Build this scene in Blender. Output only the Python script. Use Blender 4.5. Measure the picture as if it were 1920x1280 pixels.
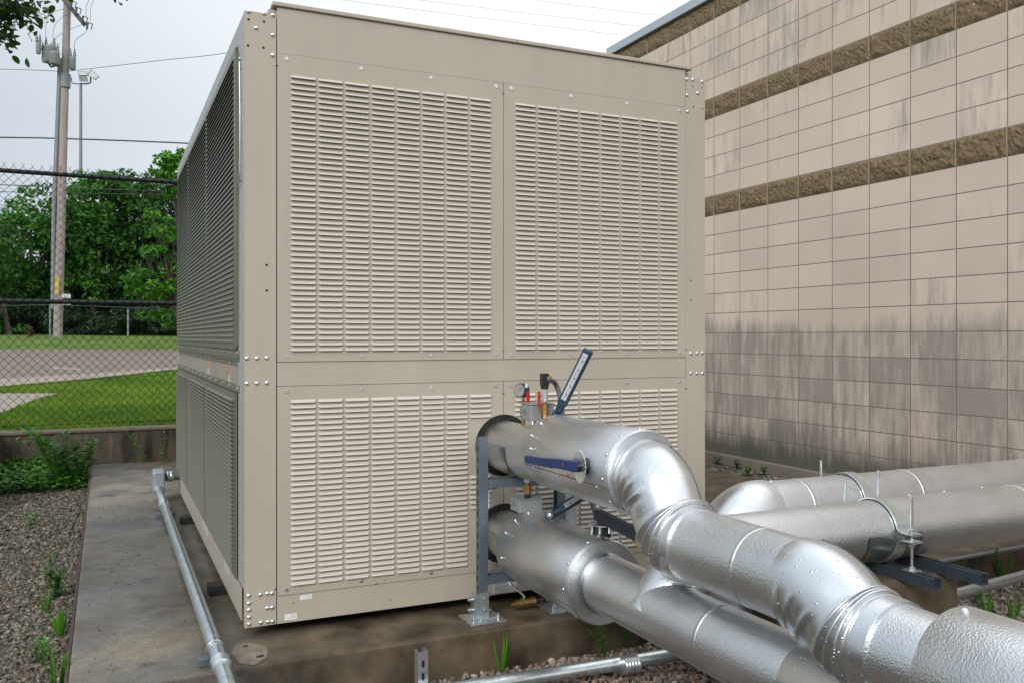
import bpy, math, random
import numpy as np
from mathutils import Vector, Matrix
R = math.radians
rnd = random.Random(7)
scn = bpy.context.scene
for o in list(bpy.data.objects): bpy.data.objects.remove(o)

# ------------------------------------------------------------------ camera
FOC, CX, HZ = 1648.0, 960.0, 632.0
YAW = R(24.8)
FW = Vector((math.sin(YAW), math.cos(YAW), 0)); RT = Vector((math.cos(YAW), -math.sin(YAW), 0))
CAM = Vector((-0.525, -3.789, 1.258))
cd = bpy.data.cameras.new('camera'); cam = bpy.data.objects.new('camera', cd)
scn.collection.objects.link(cam); scn.camera = cam
cam.location = CAM; cam.rotation_euler = (R(90), 0, -YAW)
cd.sensor_width = 36; cd.lens = FOC/1920*36; cd.shift_y = -(640-HZ)/1920; cd.clip_start = .05; cd.clip_end = 600

# ------------------------------------------------------------------ sky, sun, exposure
SUN_EL, SUN_AZ = R(31), R(222)          # azimuth clockwise from +Y: behind the camera
w = bpy.data.worlds.new('World'); scn.world = w; w.use_nodes = True
nt = w.node_tree; nt.nodes.clear()
def wn(t, **k):
    n = nt.nodes.new(t)
    for a, b in k.items(): setattr(n, a, b)
    return n
out = wn('ShaderNodeOutputWorld'); bg = wn('ShaderNodeBackground')
sky = wn('ShaderNodeTexSky', sky_type='NISHITA', sun_disc=False, sun_elevation=SUN_EL, sun_rotation=SUN_AZ)
tc = wn('ShaderNodeTexCoord'); noi = wn('ShaderNodeTexNoise'); noi.inputs['Scale'].default_value = 1.3; noi.inputs['Detail'].default_value = 4
nt.links.new(tc.outputs['Generated'], noi.inputs['Vector'])
sep = wn('ShaderNodeSeparateXYZ'); nt.links.new(tc.outputs['Generated'], sep.inputs[0])
# thin bright cloud to the right, thicker bluish cloud to the left of the view
mx = wn('ShaderNodeMath', operation='MULTIPLY_ADD'); nt.links.new(sep.outputs['X'], mx.inputs[0]); mx.inputs[1].default_value = .9; mx.inputs[2].default_value = .29
ad = wn('ShaderNodeMath', operation='MULTIPLY_ADD'); nt.links.new(noi.outputs['Fac'], ad.inputs[0]); ad.inputs[1].default_value = .18; nt.links.new(mx.outputs[0], ad.inputs[2])
ramp = wn('ShaderNodeValToRGB'); nt.links.new(ad.outputs[0], ramp.inputs[0])
ramp.color_ramp.elements[0].position = .22; ramp.color_ramp.elements[0].color = (.575, .64, .70, 1)
ramp.color_ramp.elements[1].position = .75; ramp.color_ramp.elements[1].color = (.97, .985, 1, 1)
sc = wn('ShaderNodeVectorMath', operation='SCALE'); nt.links.new(ramp.outputs[0], sc.inputs[0]); 
# an overcast sky is two to three times brighter overhead than at the horizon
zr = wn('ShaderNodeMapRange'); nt.links.new(sep.outputs['Z'], zr.inputs[0]); zr.inputs[1].default_value = .22; zr.inputs[2].default_value = .95; zr.inputs[3].default_value = 6.6; zr.inputs[4].default_value = 12.5
nt.links.new(zr.outputs[0], sc.inputs['Scale'])
mix = wn('ShaderNodeMixRGB'); mix.inputs[0].default_value = .93
nt.links.new(sky.outputs[0], mix.inputs[1]); nt.links.new(sc.outputs[0], mix.inputs[2])
nt.links.new(mix.outputs[0], bg.inputs[0]); bg.inputs[1].default_value = .10; nt.links.new(bg.outputs[0], out.inputs[0])
sd = bpy.data.lights.new('sun', 'SUN'); sun = bpy.data.objects.new('sun', sd); scn.collection.objects.link(sun)
sd.energy = 1.5; sd.angle = R(22); sd.color = (1, .95, .88)
sdir = Vector((math.sin(SUN_AZ)*math.cos(SUN_EL), math.cos(SUN_AZ)*math.cos(SUN_EL), math.sin(SUN_EL)))
sun.rotation_euler = sdir.to_track_quat('Z', 'Y').to_euler()
scn.view_settings.view_transform = 'Standard'; scn.view_settings.look = 'None'; scn.view_settings.exposure = 0.62; scn.view_settings.gamma = 1

# ------------------------------------------------------------------ helpers
def at(px, py, t=None, x=None, y=None, z=None):
    r = FW + (px-CX)/FOC*RT + Vector((0, 0, -(py-HZ)/FOC))
    if x is not None: t = (x-CAM.x)/r.x
    elif y is not None: t = (y-CAM.y)/r.y
    elif z is not None: t = (z-CAM.z)/r.z
    return CAM + r*t
V = Vector
def tag(o, label=None, cat=None, group=None, kind=None):
    if label: o['label'] = label
    if cat: o['category'] = cat
    if group: o['group'] = group
    if kind: o['kind'] = kind
    return o
def thing(name, loc, label, cat, group=None):
    o = bpy.data.objects.new(name, None); scn.collection.objects.link(o); o.location = loc
    o.empty_display_size = .1
    return tag(o, label, cat, group)
def wloc(o):
    v = Vector(o.location)
    while o.parent: o = o.parent; v += Vector(o.location)
    return v
def link(name, me, parent=None, loc=(0, 0, 0)):
    o = bpy.data.objects.new(name, me); scn.collection.objects.link(o)
    if parent: o.parent = parent
    o.location = loc
    return o
class MB:
    def __init__(s): s.v = []; s.f = []; s.m = []; s.s = []
    def add(s, vs, fs, mi=0, smooth=False):
        b = len(s.v); s.v += [tuple(v) for v in vs]
        for f in fs: s.f.append(tuple(i+b for i in f)); s.m.append(mi); s.s.append(smooth)
        return s
    def box(s, x0, x1, y0, y1, z0, z1, mi=0):
        return s.add([(x0,y0,z0),(x1,y0,z0),(x1,y1,z0),(x0,y1,z0),(x0,y0,z1),(x1,y0,z1),(x1,y1,z1),(x0,y1,z1)],
              [(0,3,2,1),(4,5,6,7),(0,1,5,4),(1,2,6,5),(2,3,7,6),(3,0,4,7)], mi)
    def obox(s, c, a, b, d, mi=0):      # centre, half axes
        c = V(c); a = V(a); b = V(b); d = V(d)
        if a.cross(b).dot(d) < 0: a = -a
        vs = [c+i*a+j*b+k*d for k in (-1, 1) for i, j in ((-1,-1),(1,-1),(1,1),(-1,1))]
        return s.add(vs, [(0,3,2,1),(4,5,6,7),(0,1,5,4),(1,2,6,5),(2,3,7,6),(3,0,4,7)], mi)
    def sweep(s, path, r, n=24, ref=None, caps=True, mi=0, smooth=True, arc=None, ends=None):
        P = [V(p) for p in path]; m = len(P)
        T = []
        for i in range(m):
            t = (P[min(i+1, m-1)]-P[max(i-1, 0)])
            T.append(t.normalized() if t.length > 1e-9 else T[-1])
        N = V(ref) if ref else (V((0, 0, 1)) if abs(T[0].z) < .9 else V((1, 0, 0)))
        vs = []; a0, a1 = arc if arc else (0, 2*math.pi); cnt = n if not arc else n+1
        for i in range(m):
            N = (N - T[i]*N.dot(T[i])).normalized(); B = T[i].cross(N)
            for j in range(cnt):
                th = a0 + (a1-a0)*j/n
                rr = r(i, th, i/(m-1)) if callable(r) else (r[i] if isinstance(r, (list, tuple)) else r)
                vs.append(P[i] + rr*(math.cos(th)*N + math.sin(th)*B))
        fs = []
        for i in range(m-1):
            for j in range(n):
                k = (j+1) % cnt
                fs.append((i*cnt+j, i*cnt+k, (i+1)*cnt+k, (i+1)*cnt+j))
        s.add(vs, fs, mi, smooth)
        if caps and not arc:
            s.add(vs[:cnt], [tuple(range(cnt-1, -1, -1))], mi); s.add(vs[-cnt:], [tuple(range(cnt))], mi)
        return s
    def cyl(s, a, b, r, n=16, mi=0, smooth=True, r2=None):
        return s.sweep([a, b], [r, r if r2 is None else r2], n=n, mi=mi, smooth=smooth)
    def disc(s, c, nrm, r, n=20, mi=0, r0=0):
        c = V(c); q = V(nrm).to_track_quat('Z', 'Y'); 
        o = [c+q@V((r*math.cos(2*math.pi*i/n), r*math.sin(2*math.pi*i/n), 0)) for i in range(n)]
        if r0:
            i_ = [c+q@V((r0*math.cos(2*math.pi*i/n), r0*math.sin(2*math.pi*i/n), 0)) for i in range(n)]
            return s.add(o+i_, [(i, (i+1) % n, n+(i+1) % n, n+i) for i in range(n)], mi)
        return s.add(o, [tuple(range(n))], mi)
    def ball(s, c, r, n=12, mi=0, sc=(1, 1, 1)):
        vs = []; c = V(c)
        for i in range(n//2+1):
            ph = math.pi*i/(n//2)
            for j in range(n): vs.append(c+V((r*sc[0]*math.sin(ph)*math.cos(2*math.pi*j/n), r*sc[1]*math.sin(ph)*math.sin(2*math.pi*j/n), r*sc[2]*math.cos(ph))))
        fs = [(i*n+j, (i+1)*n+j, (i+1)*n+(j+1) % n, i*n+(j+1) % n) for i in range(n//2) for j in range(n)]
        return s.add(vs, fs, mi, True)
    def mesh(s, name, mats, off=V((0, 0, 0))):
        me = bpy.data.meshes.new(name)
        me.from_pydata([(a-off.x, b-off.y, c-off.z) for a, b, c in s.v], [], s.f)
        for m in (mats if isinstance(mats, (list, tuple)) else [mats]): me.materials.append(m)
        me.polygons.foreach_set('material_index', s.m); me.polygons.foreach_set('use_smooth', s.s)
        me.update(); return me
    def build(s, name, mats, parent=None, bevel=0, label=None):
        off = wloc(parent) if parent else V((0, 0, 0)); loc = (0, 0, 0)
        if not parent and s.v:
            a = np.array(s.v); c = (a.min(0)+a.max(0))/2; off = V((float(c[0]), float(c[1]), float(a[:, 2].min()))); loc = off
        o = link(name, s.mesh(name, mats, off), parent, loc)
        if bevel:
            b = o.modifiers.new('bevel', 'BEVEL'); b.width = bevel; b.segments = 2; b.limit_method = 'ANGLE'; b.angle_limit = R(50)
        if label: o['label'] = label
        return o

# ------------------------------------------------------------------ materials
def M(name, col=(.5,.5,.5), rough=.5, metal=0., var=.08, vs=4., bump=0., bs=60., col2=None, streak=None, detail=5, spec=None, rvar=0., bdist=.002):
    m = bpy.data.materials.new(name); m.use_nodes = True; t = m.node_tree; L = t.links.new
    b = t.nodes['Principled BSDF']; b.inputs['Roughness'].default_value = rough; b.inputs['Metallic'].default_value = metal
    if spec is not None: b.inputs['Specular IOR Level'].default_value = spec
    co = t.nodes.new('ShaderNodeTexCoord'); mp = t.nodes.new('ShaderNodeMapping'); L(co.outputs['Object'], mp.inputs[0])
    if streak: mp.inputs['Scale'].default_value = streak
    n = t.nodes.new('ShaderNodeTexNoise'); n.inputs['Scale'].default_value = vs; n.inputs['Detail'].default_value = detail; n.inputs['Roughness'].default_value = .62
    L(mp.outputs[0], n.inputs['Vector'])
    r = t.nodes.new('ShaderNodeValToRGB'); L(n.outputs['Fac'], r.inputs[0])
    c2 = col2 or tuple(min(1, c*(1+var)) for c in col); c1 = col if col2 else tuple(c*(1-var) for c in col)
    r.color_ramp.elements[0].position = .32; r.color_ramp.elements[0].color = (*c1, 1)
    r.color_ramp.elements[1].position = .68; r.color_ramp.elements[1].color = (*c2, 1)
    L(r.outputs[0], b.inputs['Base Color'])
    if rvar:
        q = t.nodes.new('ShaderNodeMapRange'); L(n.outputs['Fac'], q.inputs[0]); q.inputs[1].default_value = .3; q.inputs[2].default_value = .7
        q.inputs[3].default_value = rough-rvar; q.inputs[4].default_value = rough+rvar; L(q.outputs[0], b.inputs['Roughness'])
    if bump:
        n2 = t.nodes.new('ShaderNodeTexNoise'); n2.inputs['Scale'].default_value = bs; n2.inputs['Detail'].default_value = 3; L(co.outputs['Object'], n2.inputs['Vector'])
        bp = t.nodes.new('ShaderNodeBump'); bp.inputs['Strength'].default_value = bump; bp.inputs['Distance'].default_value = bdist
        L(n2.outputs['Fac'], bp.inputs['Height']); L(bp.outputs[0], b.inputs['Normal'])
    m['_'] = 0
    return m
def nodes(m): return m.node_tree, m.node_tree.links.new, m.node_tree.nodes['Principled BSDF']
def new(t, ty, **k):
    n = t.nodes.new(ty)
    for a, b in k.items(): setattr(n, a, b)
    return n
paint = M('tan_paint', (.41, .37, .302), .42, var=.045, streak=(3.5, 3.5, .7), vs=1.6, bump=.05, bs=240)
louv = M('tan_paint_lit', (.535, .495, .425), .40, var=.03, vs=3)  # same tan paint, lightened so the hoods carry the sky's brightness in their colour
side = M('side_paint_shaded', (.135, .128, .092), .36, var=.06, vs=2)  # olive side tone, darkened further to put this face's shade into the colour
black = M('black_interior', (.008, .008, .009), .8)
coil = M('coil_behind', (.02, .019, .018), .7, var=.3, vs=40)
gal = M('galvanised_speckled', (.42, .43, .43), .5, metal=.4, var=.4, vs=130, bump=.1)
galv = M('galvanised_steel', (.62, .67, .69), .30, metal=.88, var=.16, vs=30, bump=.06)
zinc = M('zinc_screw', (.72, .76, .78), .25, metal=.95, var=.1)
strutm = M('strut_steel', (.14, .175, .21), .5, metal=.55, var=.15, vs=20, bump=.05)
strutd = M('dark_strut_steel', (.055, .075, .095), .42, metal=.4, var=.2, vs=20)
boxgrey = M('grey_box_paint', (.28, .30, .31), .45, metal=.25, var=.08, vs=12)
brass = M('brass', (.38, .24, .085), .33, metal=.9, var=.25, vs=60)
bluep = M('blue_grip', (.002, .026, .115), .5, var=.2, vs=20)
navy = M('navy_enamel', (.006, .030, .062), .32, var=.15, vs=20)
navyd = M('dark_navy_grip', (.008, .014, .035), .5, var=.2, vs=20)
redp = M('red_grip', (.45, .012, .015), .4)
blackp = M('black_plastic', (.012, .012, .014), .35)
white = M('white_label', (.72, .72, .72), .5, var=.03)
ink = M('label_ink', (.12, .12, .13), .6)
inkb = M('label_blue', (.05, .12, .4), .6)
yel = M('yellow_tag', (.50, .33, .02), .5, var=.25, vs=30)
orange = M('orange_label', (.6, .16, .05), .5)
hose = M('grey_hose', (.12, .125, .12), .5, var=.3, vs=90)
glassy = M('clear_casing', (.55, .57, .56), .12, metal=.4, var=.15, vs=80)
pvc = M('grey_conduit', (.25, .26, .28), .35, metal=.3, var=.08)
foam = M('black_foam', (.012, .012, .012), .9, var=.4, vs=60, bump=.5)
fenceb = M('black_vinyl', (.005, .008, .008), .5)
mesh_m = M('fence_wire', (.005, .009, .009), .8, spec=.08)
woodp = M('weathered_pole', (.30, .255, .245), .85, var=.22, vs=3, streak=(6, 6, .5), bump=.2)
greyp = M('pole_riser', (.20, .215, .25), .6)
trans = M('transformer_grey', (.20, .22, .225), .45, var=.1)
lampm = M('floodlight_grey', (.16, .19, .18), .5)
lampg = M('floodlight_lens', (.5, .55, .55), .2)
wirem = M('cable_black', (.05, .055, .06), .6)
bark = M('bark', (.06, .048, .036), .9, var=.3, vs=12, streak=(4, 4, 1), bump=.5)
rust = M('orange_rust', (.3, .06, .02), .8)
coping = M('coping_metal', (.42, .48, .53), .4, metal=.3, var=.05)

def jacket(name, fine=1.0, droplets=False, rough=.3):
    m = M(name, (.69, .71, .73), rough, metal=1., var=.08, vs=3, rvar=.05); t, L, b = nodes(m)
    co = new(t, 'ShaderNodeTexCoord')
    if not droplets:
        v = new(t, 'ShaderNodeTexVoronoi', feature='SMOOTH_F1'); v.inputs['Scale'].default_value = 150*fine; v.inputs['Smoothness'].default_value = .6
        n = new(t, 'ShaderNodeTexNoise'); n.inputs['Scale'].default_value = 90*fine; n.inputs['Detail'].default_value = 3
        L(co.outputs['Object'], v.inputs['Vector']); L(co.outputs['Object'], n.inputs['Vector'])
        a = new(t, 'ShaderNodeMath', operation='ADD'); L(v.outputs['Distance'], a.inputs[0]); L(n.outputs['Fac'], a.inputs[1])
        n3 = new(t, 'ShaderNodeTexNoise'); n3.inputs['Scale'].default_value = 14; L(co.outputs['Object'], n3.inputs['Vector'])
        a2 = new(t, 'ShaderNodeMath', operation='MULTIPLY_ADD'); L(n3.outputs['Fac'], a2.inputs[0]); a2.inputs[1].default_value = .5; L(a.outputs[0], a2.inputs[2])
        bp = new(t, 'ShaderNodeBump'); bp.inputs['Strength'].default_value = .85; bp.inputs['Distance'].default_value = .0010
        L(a2.outputs[0], bp.inputs['Height'])
    else:
        v = new(t, 'ShaderNodeTexVoronoi'); v.inputs['Scale'].default_value = 125; v.inputs['Randomness'].default_value = 1; L(co.outputs['Object'], v.inputs['Vector'])
        sp = new(t, 'ShaderNodeSeparateColor'); L(v.outputs['Color'], sp.inputs[0])
        # drop radius from a random number per cell; most cells have none
        th = new(t, 'ShaderNodeMapRange'); L(sp.outputs[0], th.inputs[0]); th.inputs[1].default_value = .62; th.inputs[2].default_value = 1; th.inputs[3].default_value = 0; th.inputs[4].default_value = .42
        sb = new(t, 'ShaderNodeMath', operation='SUBTRACT'); L(th.outputs[0], sb.inputs[0]); L(v.outputs['Distance'], sb.inputs[1])
        mx_ = new(t, 'ShaderNodeMath', operation='MAXIMUM'); L(sb.outputs[0], mx_.inputs[0]); mx_.inputs[1].default_value = 0
        sq = new(t, 'ShaderNodeMath', operation='POWER'); L(mx_.outputs[0], sq.inputs[0]); sq.inputs[1].default_value = .6
        n3 = new(t, 'ShaderNodeTexNoise'); n3.inputs['Scale'].default_value = 7; L(co.outputs['Object'], n3.inputs['Vector'])
        a2 = new(t, 'ShaderNodeMath', operation='MULTIPLY_ADD'); L(n3.outputs['Fac'], a2.inputs[0]); a2.inputs[1].default_value = 1.2; L(sq.outputs[0], a2.inputs[2])
        bp = new(t, 'ShaderNodeBump'); bp.inputs['Strength'].default_value = .75; bp.inputs['Distance'].default_value = .004
        L(a2.outputs[0], bp.inputs['Height'])
    L(bp.outputs[0], b.inputs['Normal']); return m
stucco = jacket('stucco_aluminium', fine=1.5, rough=.36)
smooth_al = jacket('smooth_aluminium', droplets=True, rough=.34)
plain_al = M('plain_aluminium_sheet', (.42, .47, .49), .3, metal=1., var=.08, vs=12, bump=.1, bs=30)

# ------------------------------------------------------------------ the chiller
GZ = .048
ch = thing('air_cooled_chiller', (1.18, 1.9, 0), 'large tan metal cooling unit with louvered panels standing on the concrete pad', 'cooling unit')
XW, YD = 2.349, 3.80
sm = MB()   # screw with washer, facing -Y
sm.cyl((0, .0, 0), (0, -.0015, 0), .0085, 14, smooth=False); sm.cyl((0, -.001, 0), (0, -.006, 0), .0052, 6, smooth=False)
screw_me = sm.mesh('screw', zinc)
rv = MB(); rv.sweep([(0, .001, 0), (0, -.002, 0), (0, -.0045, 0), (0, -.006, 0)], [.0095, .009, .0065, .002], n=14)
rivet_me = rv.mesh('rivet', zinc)
hl = MB(); hl.cyl((0, 0, 0), (0, -.0008, 0), .005, 12, smooth=False); hole_me = hl.mesh('hole', black)
def stud(me, name, parent, x, y, z, rz=0, s=1):
    o = link(name, me, parent, V((x, y, z))-wloc(parent)); o.rotation_euler = (0, rnd.random()*0, rz); o.scale = (s, s, s); return o
# inner body, dark
b = MB(); b.box(.03, XW-.03, .03, YD-.03, .12, 2.55); b.build('inner_body', coil, ch)
# corner posts: two visible leaves each
def post(x0, x1, y0, yd, z0, z1, xout, m=paint):
    b = MB()
    b.box(x0, x1, y0-.0, y0+.003, z0, z1)                       # front leaf
    if xout < .5: b.box(x0, x0+.003, y0+.0031, y0+.03, z0, z1)
    else: b.box(x1-.003, x1, y0+.0031, y0+yd, z0, z1)
    return b.build('corner_post', m, ch)
pl = post(0, .128, 0, .10, GZ, 2.618, 0); pr_ = post(2.225, XW, 0, .10, GZ, 2.618, 1)
bb = MB(); bb.box(0, .06, YD-.10, YD, GZ, 2.60); bb.build('corner_post', paint, ch)
bb = MB(); bb.box(XW-.06, XW, YD-.10, YD, GZ, 2.60); bb.build('corner_post', paint, ch)
def front(px, py): p = at(px, py, y=0); return p.x, p.z
for px, py in ((466,22),(495,26),(512,29),(480,53),(511,66),(511,104),(463,671),(481.5,671),(500,670.5),(463,718),(481.5,717.5),(500,717),
               (466,1116),(488,1114),(501,1112),(510,1111),(466.5,1130),(467,1142.5),(467,1156),(467,1169),(501,1139),(510,1138),(489,1166),(502,1165),(511,1164)):
    x, z = front(px, py); stud(rivet_me, 'rivet', pl, x, -.001, z)
for px, py in ((466,37),(495,41),(465,86),(494,90),(500,497),(500,545)):
    x, z = front(px, py); stud(hole_me, 'hole', pl, x, -.0003, z)
for px, py in ((1287.5,149),(1298.5,150),(1316,153.5),(1308,175),(1288,179),(1289,209.6),(1295,662),(1306.5,661.5),(1317,661),(1295,699),(1306.5,699),(1317,699)):
    x, z = front(px, py); stud(rivet_me, 'rivet', pr_, x, -.001, z)
for px, py in ((1299,162),(1316,165),(1300,201),(1317,204),(1295,526),(1296,563)):
    x, z = front(px, py); stud(hole_me, 'hole', pr_, x, -.0003, z, s=.8)
b = MB(); b.box(.132, 2.222, -.001, .02, 2.459, 2.652); b.box(.1, XW-.09, .0205, YD-.02, 2.56, 2.645); b.build('top_rail', paint, ch)
b = MB(); b.box(.112, 1.25, -.012, .05, 2.654, 2.672); b.box(1.252, 2.262, -.012, .05, 2.654, 2.672)
b.box(.112, .16, .052, YD-.05, 2.646, 2.668); b.box(XW-.15, XW-.1, .052, YD-.05, 2.646, 2.668)
b.build('top_cap', paint, ch, bevel=.003)
b = MB(); b.box(.132, 2.222, .0, .012, 1.053, 1.153); b.build('middle_rail', paint, ch)
br = MB(); br.box(.132, 2.222, .0, .03, GZ, .165); br.box(.0005, .0035, .102, YD-.102, GZ, .19); br.box(XW-.004, XW-.001, .102, YD-.102, GZ, .19); br.box(.06, XW-.06, YD-.03, YD, GZ, .19)
basr = br.build('base_rail', paint, ch)
HOLES = [(1.18, .75, .145), (1.18, .335, .140)]
def louver(b, x0, x1, z, d=.0098, h=.0122, place=None):
    """one pressed hood, open below; facing -Y"""
    e = .006
    vs = [(x0, 0, z+h), (x1, 0, z+h), (x1-e*.4, -d*.75, z+h*.42), (x0+e*.4, -d*.75, z+h*.42), (x0+e, -d, z), (x1-e, -d, z), (x0, 0, z), (x1, 0, z)]
    f = [(0, 3, 2, 1), (3, 4, 5, 2), (0, 6, 4, 3), (1, 2, 5, 7)]
    if place: vs = [place(*p) for p in vs]
    b.add(vs, f, 0); b.add(vs, [(4, 6, 7, 5)], 1)
def fpanel(x0, x1, z0, z1, lx0, pitch, ncol, lz0, lz1, nrow, lab):
    b = MB(); b.box(x0, x1, -.004, .012, z0, z1, 2)
    dz = (lz1-lz0)/nrow
    for c in range(ncol):
        for r_ in range(nrow):
            xx, zz = lx0+c*pitch, lz0+r_*dz
            if any(math.hypot(max(hx-xx-.107, 0, xx-hx), zz+.008-hz) < hr+.004 for hx, hz, hr in HOLES): continue
            louver(b, xx, xx+.107, zz, place=lambda x, y, z: (x, y-.0042, z))
    o = b.build('louver_panel', [louv, black, paint], ch)
    for k in range(4):
        for z in (z1-.021, z0+.022): stud(screw_me, 'screw', o, x0+.038+k*(x1-x0-.076)/3, -.0042, z)
    return o
for x0, x1, lx in ((.132, 1.1785, .187), (1.1815, 2.222, 1.240)):
    fpanel(x0, x1, 1.155, 2.457, lx, .1171, 8, 1.200, 2.382, 50, '')
    fpanel(x0, x1, .167, 1.051, lx, .1171, 8, .205, 1.004, 34, '')
# pipe openings with black foam round them
for hx, hz, hr in HOLES:
    b = MB(); b.disc((hx, -.0055, hz), (0, -1, 0), hr, 40); b.build('pipe_opening', foam, ch)
# notches in the seams
for px, py in ((943,657),(943,737),(519,124),(517,1103),(1285,655),(1285,727),(943,177)):
    x, z = front(px, py); b = MB(); b.box(x-.006, x+.006, -.0052, -.0043, z-.0015, z+.0015); b.build('seam_notch', black, ch)
# rating stickers (white slips with grey lines)
def sticker(cx, cz, w_, h_, lines, parent, name='sticker', y=-.0013, top=None, blue=False):
    b = MB(); b.box(cx-w_/2, cx+w_/2, y-.0006, y, cz-h_/2, cz+h_/2, 0)
    for i in range(lines):
        zz = cz+h_/2-(i+1)*h_/(lines+1); a = cx-w_/2*(.2 if lines < 6 else .88)
        while a < cx+w_/2*.85:
            l = rnd.uniform(.1, .3)*w_; e = min(a+l*.5, cx+w_/2*.88); b.box(a, e, y-.0009, y-.0006, zz-h_*.02, zz+h_*.025, 1); a = e+w_*.025
    if top: b.box(cx-w_/2*.95, cx+w_/2*.95, y-.0009, y-.0006, cz+h_*.12, cz+h_*.46, 2)
    return b.build(name, [white, ink, top or ink], parent)
x, z = front(574, 1117); sticker(x, z-.003, .052, .02, 3, basr)
x, z = front(545, 1155); sticker(x, z, .052, .026, 3, basr)
x, z = front(946, 1096); sticker(x, z, .125, .062, 7, basr)
# scuffs / small rust spots on the front
for px, py in ((721,1086),(732,1124),(706,1092),(550,1129),(1186,126),(703,1094)):
    x, z = front(px, py); b = MB(); b.cyl((x, -.0046 if py < 1100 and py > 1000 else -.0012, z), (x, -.0052 if py < 1100 and py > 1000 else -.0018, z), .003, 7, smooth=False); b.build('rust_spot', rust, ch)

# left side (facing -X): speckled galvanised top, framed louver panels
def sp(u, d, z): return V((-d, u, z))       # u along +Y, d outward
b = MB(); b.box(.0005, .0035, .031, YD-.102, 2.532, 2.618); b.box(.0005, .006, .031, .2, .20, 2.5315); b.box(.0036, .10, .0041, YD-.11, 2.6005, 2.6035); b.build('side_top_rail', gal, ch)
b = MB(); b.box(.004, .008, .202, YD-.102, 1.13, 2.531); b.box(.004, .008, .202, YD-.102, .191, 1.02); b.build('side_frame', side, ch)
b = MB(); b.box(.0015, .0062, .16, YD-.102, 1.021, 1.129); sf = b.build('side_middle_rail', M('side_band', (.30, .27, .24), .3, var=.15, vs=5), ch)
b = MB(); b.box(-.004, .0012, .16, YD-.102, 1.155, 1.20); b.box(-.010, -.0041, .16, YD-.102, 1.168, 1.173); b.box(-.004, .0012, .16, YD-.102, 1.018, 1.05); hin = b.build('hinge_strip', side, ch)
for k in range(13):
    u = .2+k*.27
    for z in (1.19, 1.145, 1.035): stud(screw_me, 'screw', hin if z != 1.145 else sf, -.004 if z != 1.145 else .0015, u, z, rz=-math.pi/2, s=1.15)
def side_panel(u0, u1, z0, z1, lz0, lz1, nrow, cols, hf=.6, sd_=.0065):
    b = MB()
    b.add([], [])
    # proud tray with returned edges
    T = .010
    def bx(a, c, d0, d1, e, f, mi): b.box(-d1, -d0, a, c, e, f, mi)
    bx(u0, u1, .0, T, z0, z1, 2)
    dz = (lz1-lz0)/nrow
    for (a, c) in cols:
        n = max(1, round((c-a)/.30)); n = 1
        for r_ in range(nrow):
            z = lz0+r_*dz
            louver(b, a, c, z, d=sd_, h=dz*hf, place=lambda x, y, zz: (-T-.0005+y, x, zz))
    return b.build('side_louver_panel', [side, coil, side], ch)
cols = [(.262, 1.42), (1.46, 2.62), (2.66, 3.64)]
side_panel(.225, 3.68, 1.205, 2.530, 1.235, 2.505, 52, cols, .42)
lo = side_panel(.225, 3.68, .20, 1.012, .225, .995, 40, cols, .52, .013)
# near edge channel and latch rod beside the upper side panel
b = MB(); b.box(-.014, .0, .187, .206, 1.22, 2.50); b.build('edge_channel', side, ch)
b = MB(); b.sweep([(-.008, .10, 2.43), (-.007, .09, 2.2), (-.007, .09, 1.96), (-.008, .10, 1.93), (-.012, .17, 1.90)], .004, n=8)
for z in (2.45, 2.43, 2.41, 2.22, 2.1, 2.0, 1.93): b.ball((-.003, .12, z), .007, 8)
b.build('latch_rod', galv, ch)
for i, (u, z, wd, hh, cc) in enumerate(((.52, 1.085, .06, .085, orange), (1.45, 1.085, .08, .07, orange), (.62, .16, .18, .05, None), (1.6, .16, .3, .06, None))):
    b = MB(); b.box(.0003 if z > 1 else -.0003, .0014 if z > 1 else .0004, u-wd/2, u+wd/2, z-hh/2, z+hh/2, 0)
    if cc: b.box(-.0002, .0002, u-wd/2, u+wd/2, z, z+hh/2, 1)
    b.build('side_sticker', [M('sticker_film', (.5, .5, .48), .35), cc or white], ch)
# bottom feet under the side, and fans on the roof
for y in (.75, 2.55):
    for x in (.0, XW-.1): b = MB(); b.box(x-.07, x+.10, y-.05, y+.05, .0, GZ-.001); b.build('foot', foam, ch)
b = MB(); b.box(.10, XW-.1, .10, YD-.1, .03, GZ+.06); b.build('underframe', black, ch)
for y in (.9, 2.1, 3.2):
    for x in (.62, 1.72):
        b = MB(); b.sweep([(x, y, 2.646), (x, y, 2.70)], .40, n=36); b.build('fan_ring', side, ch)

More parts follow.
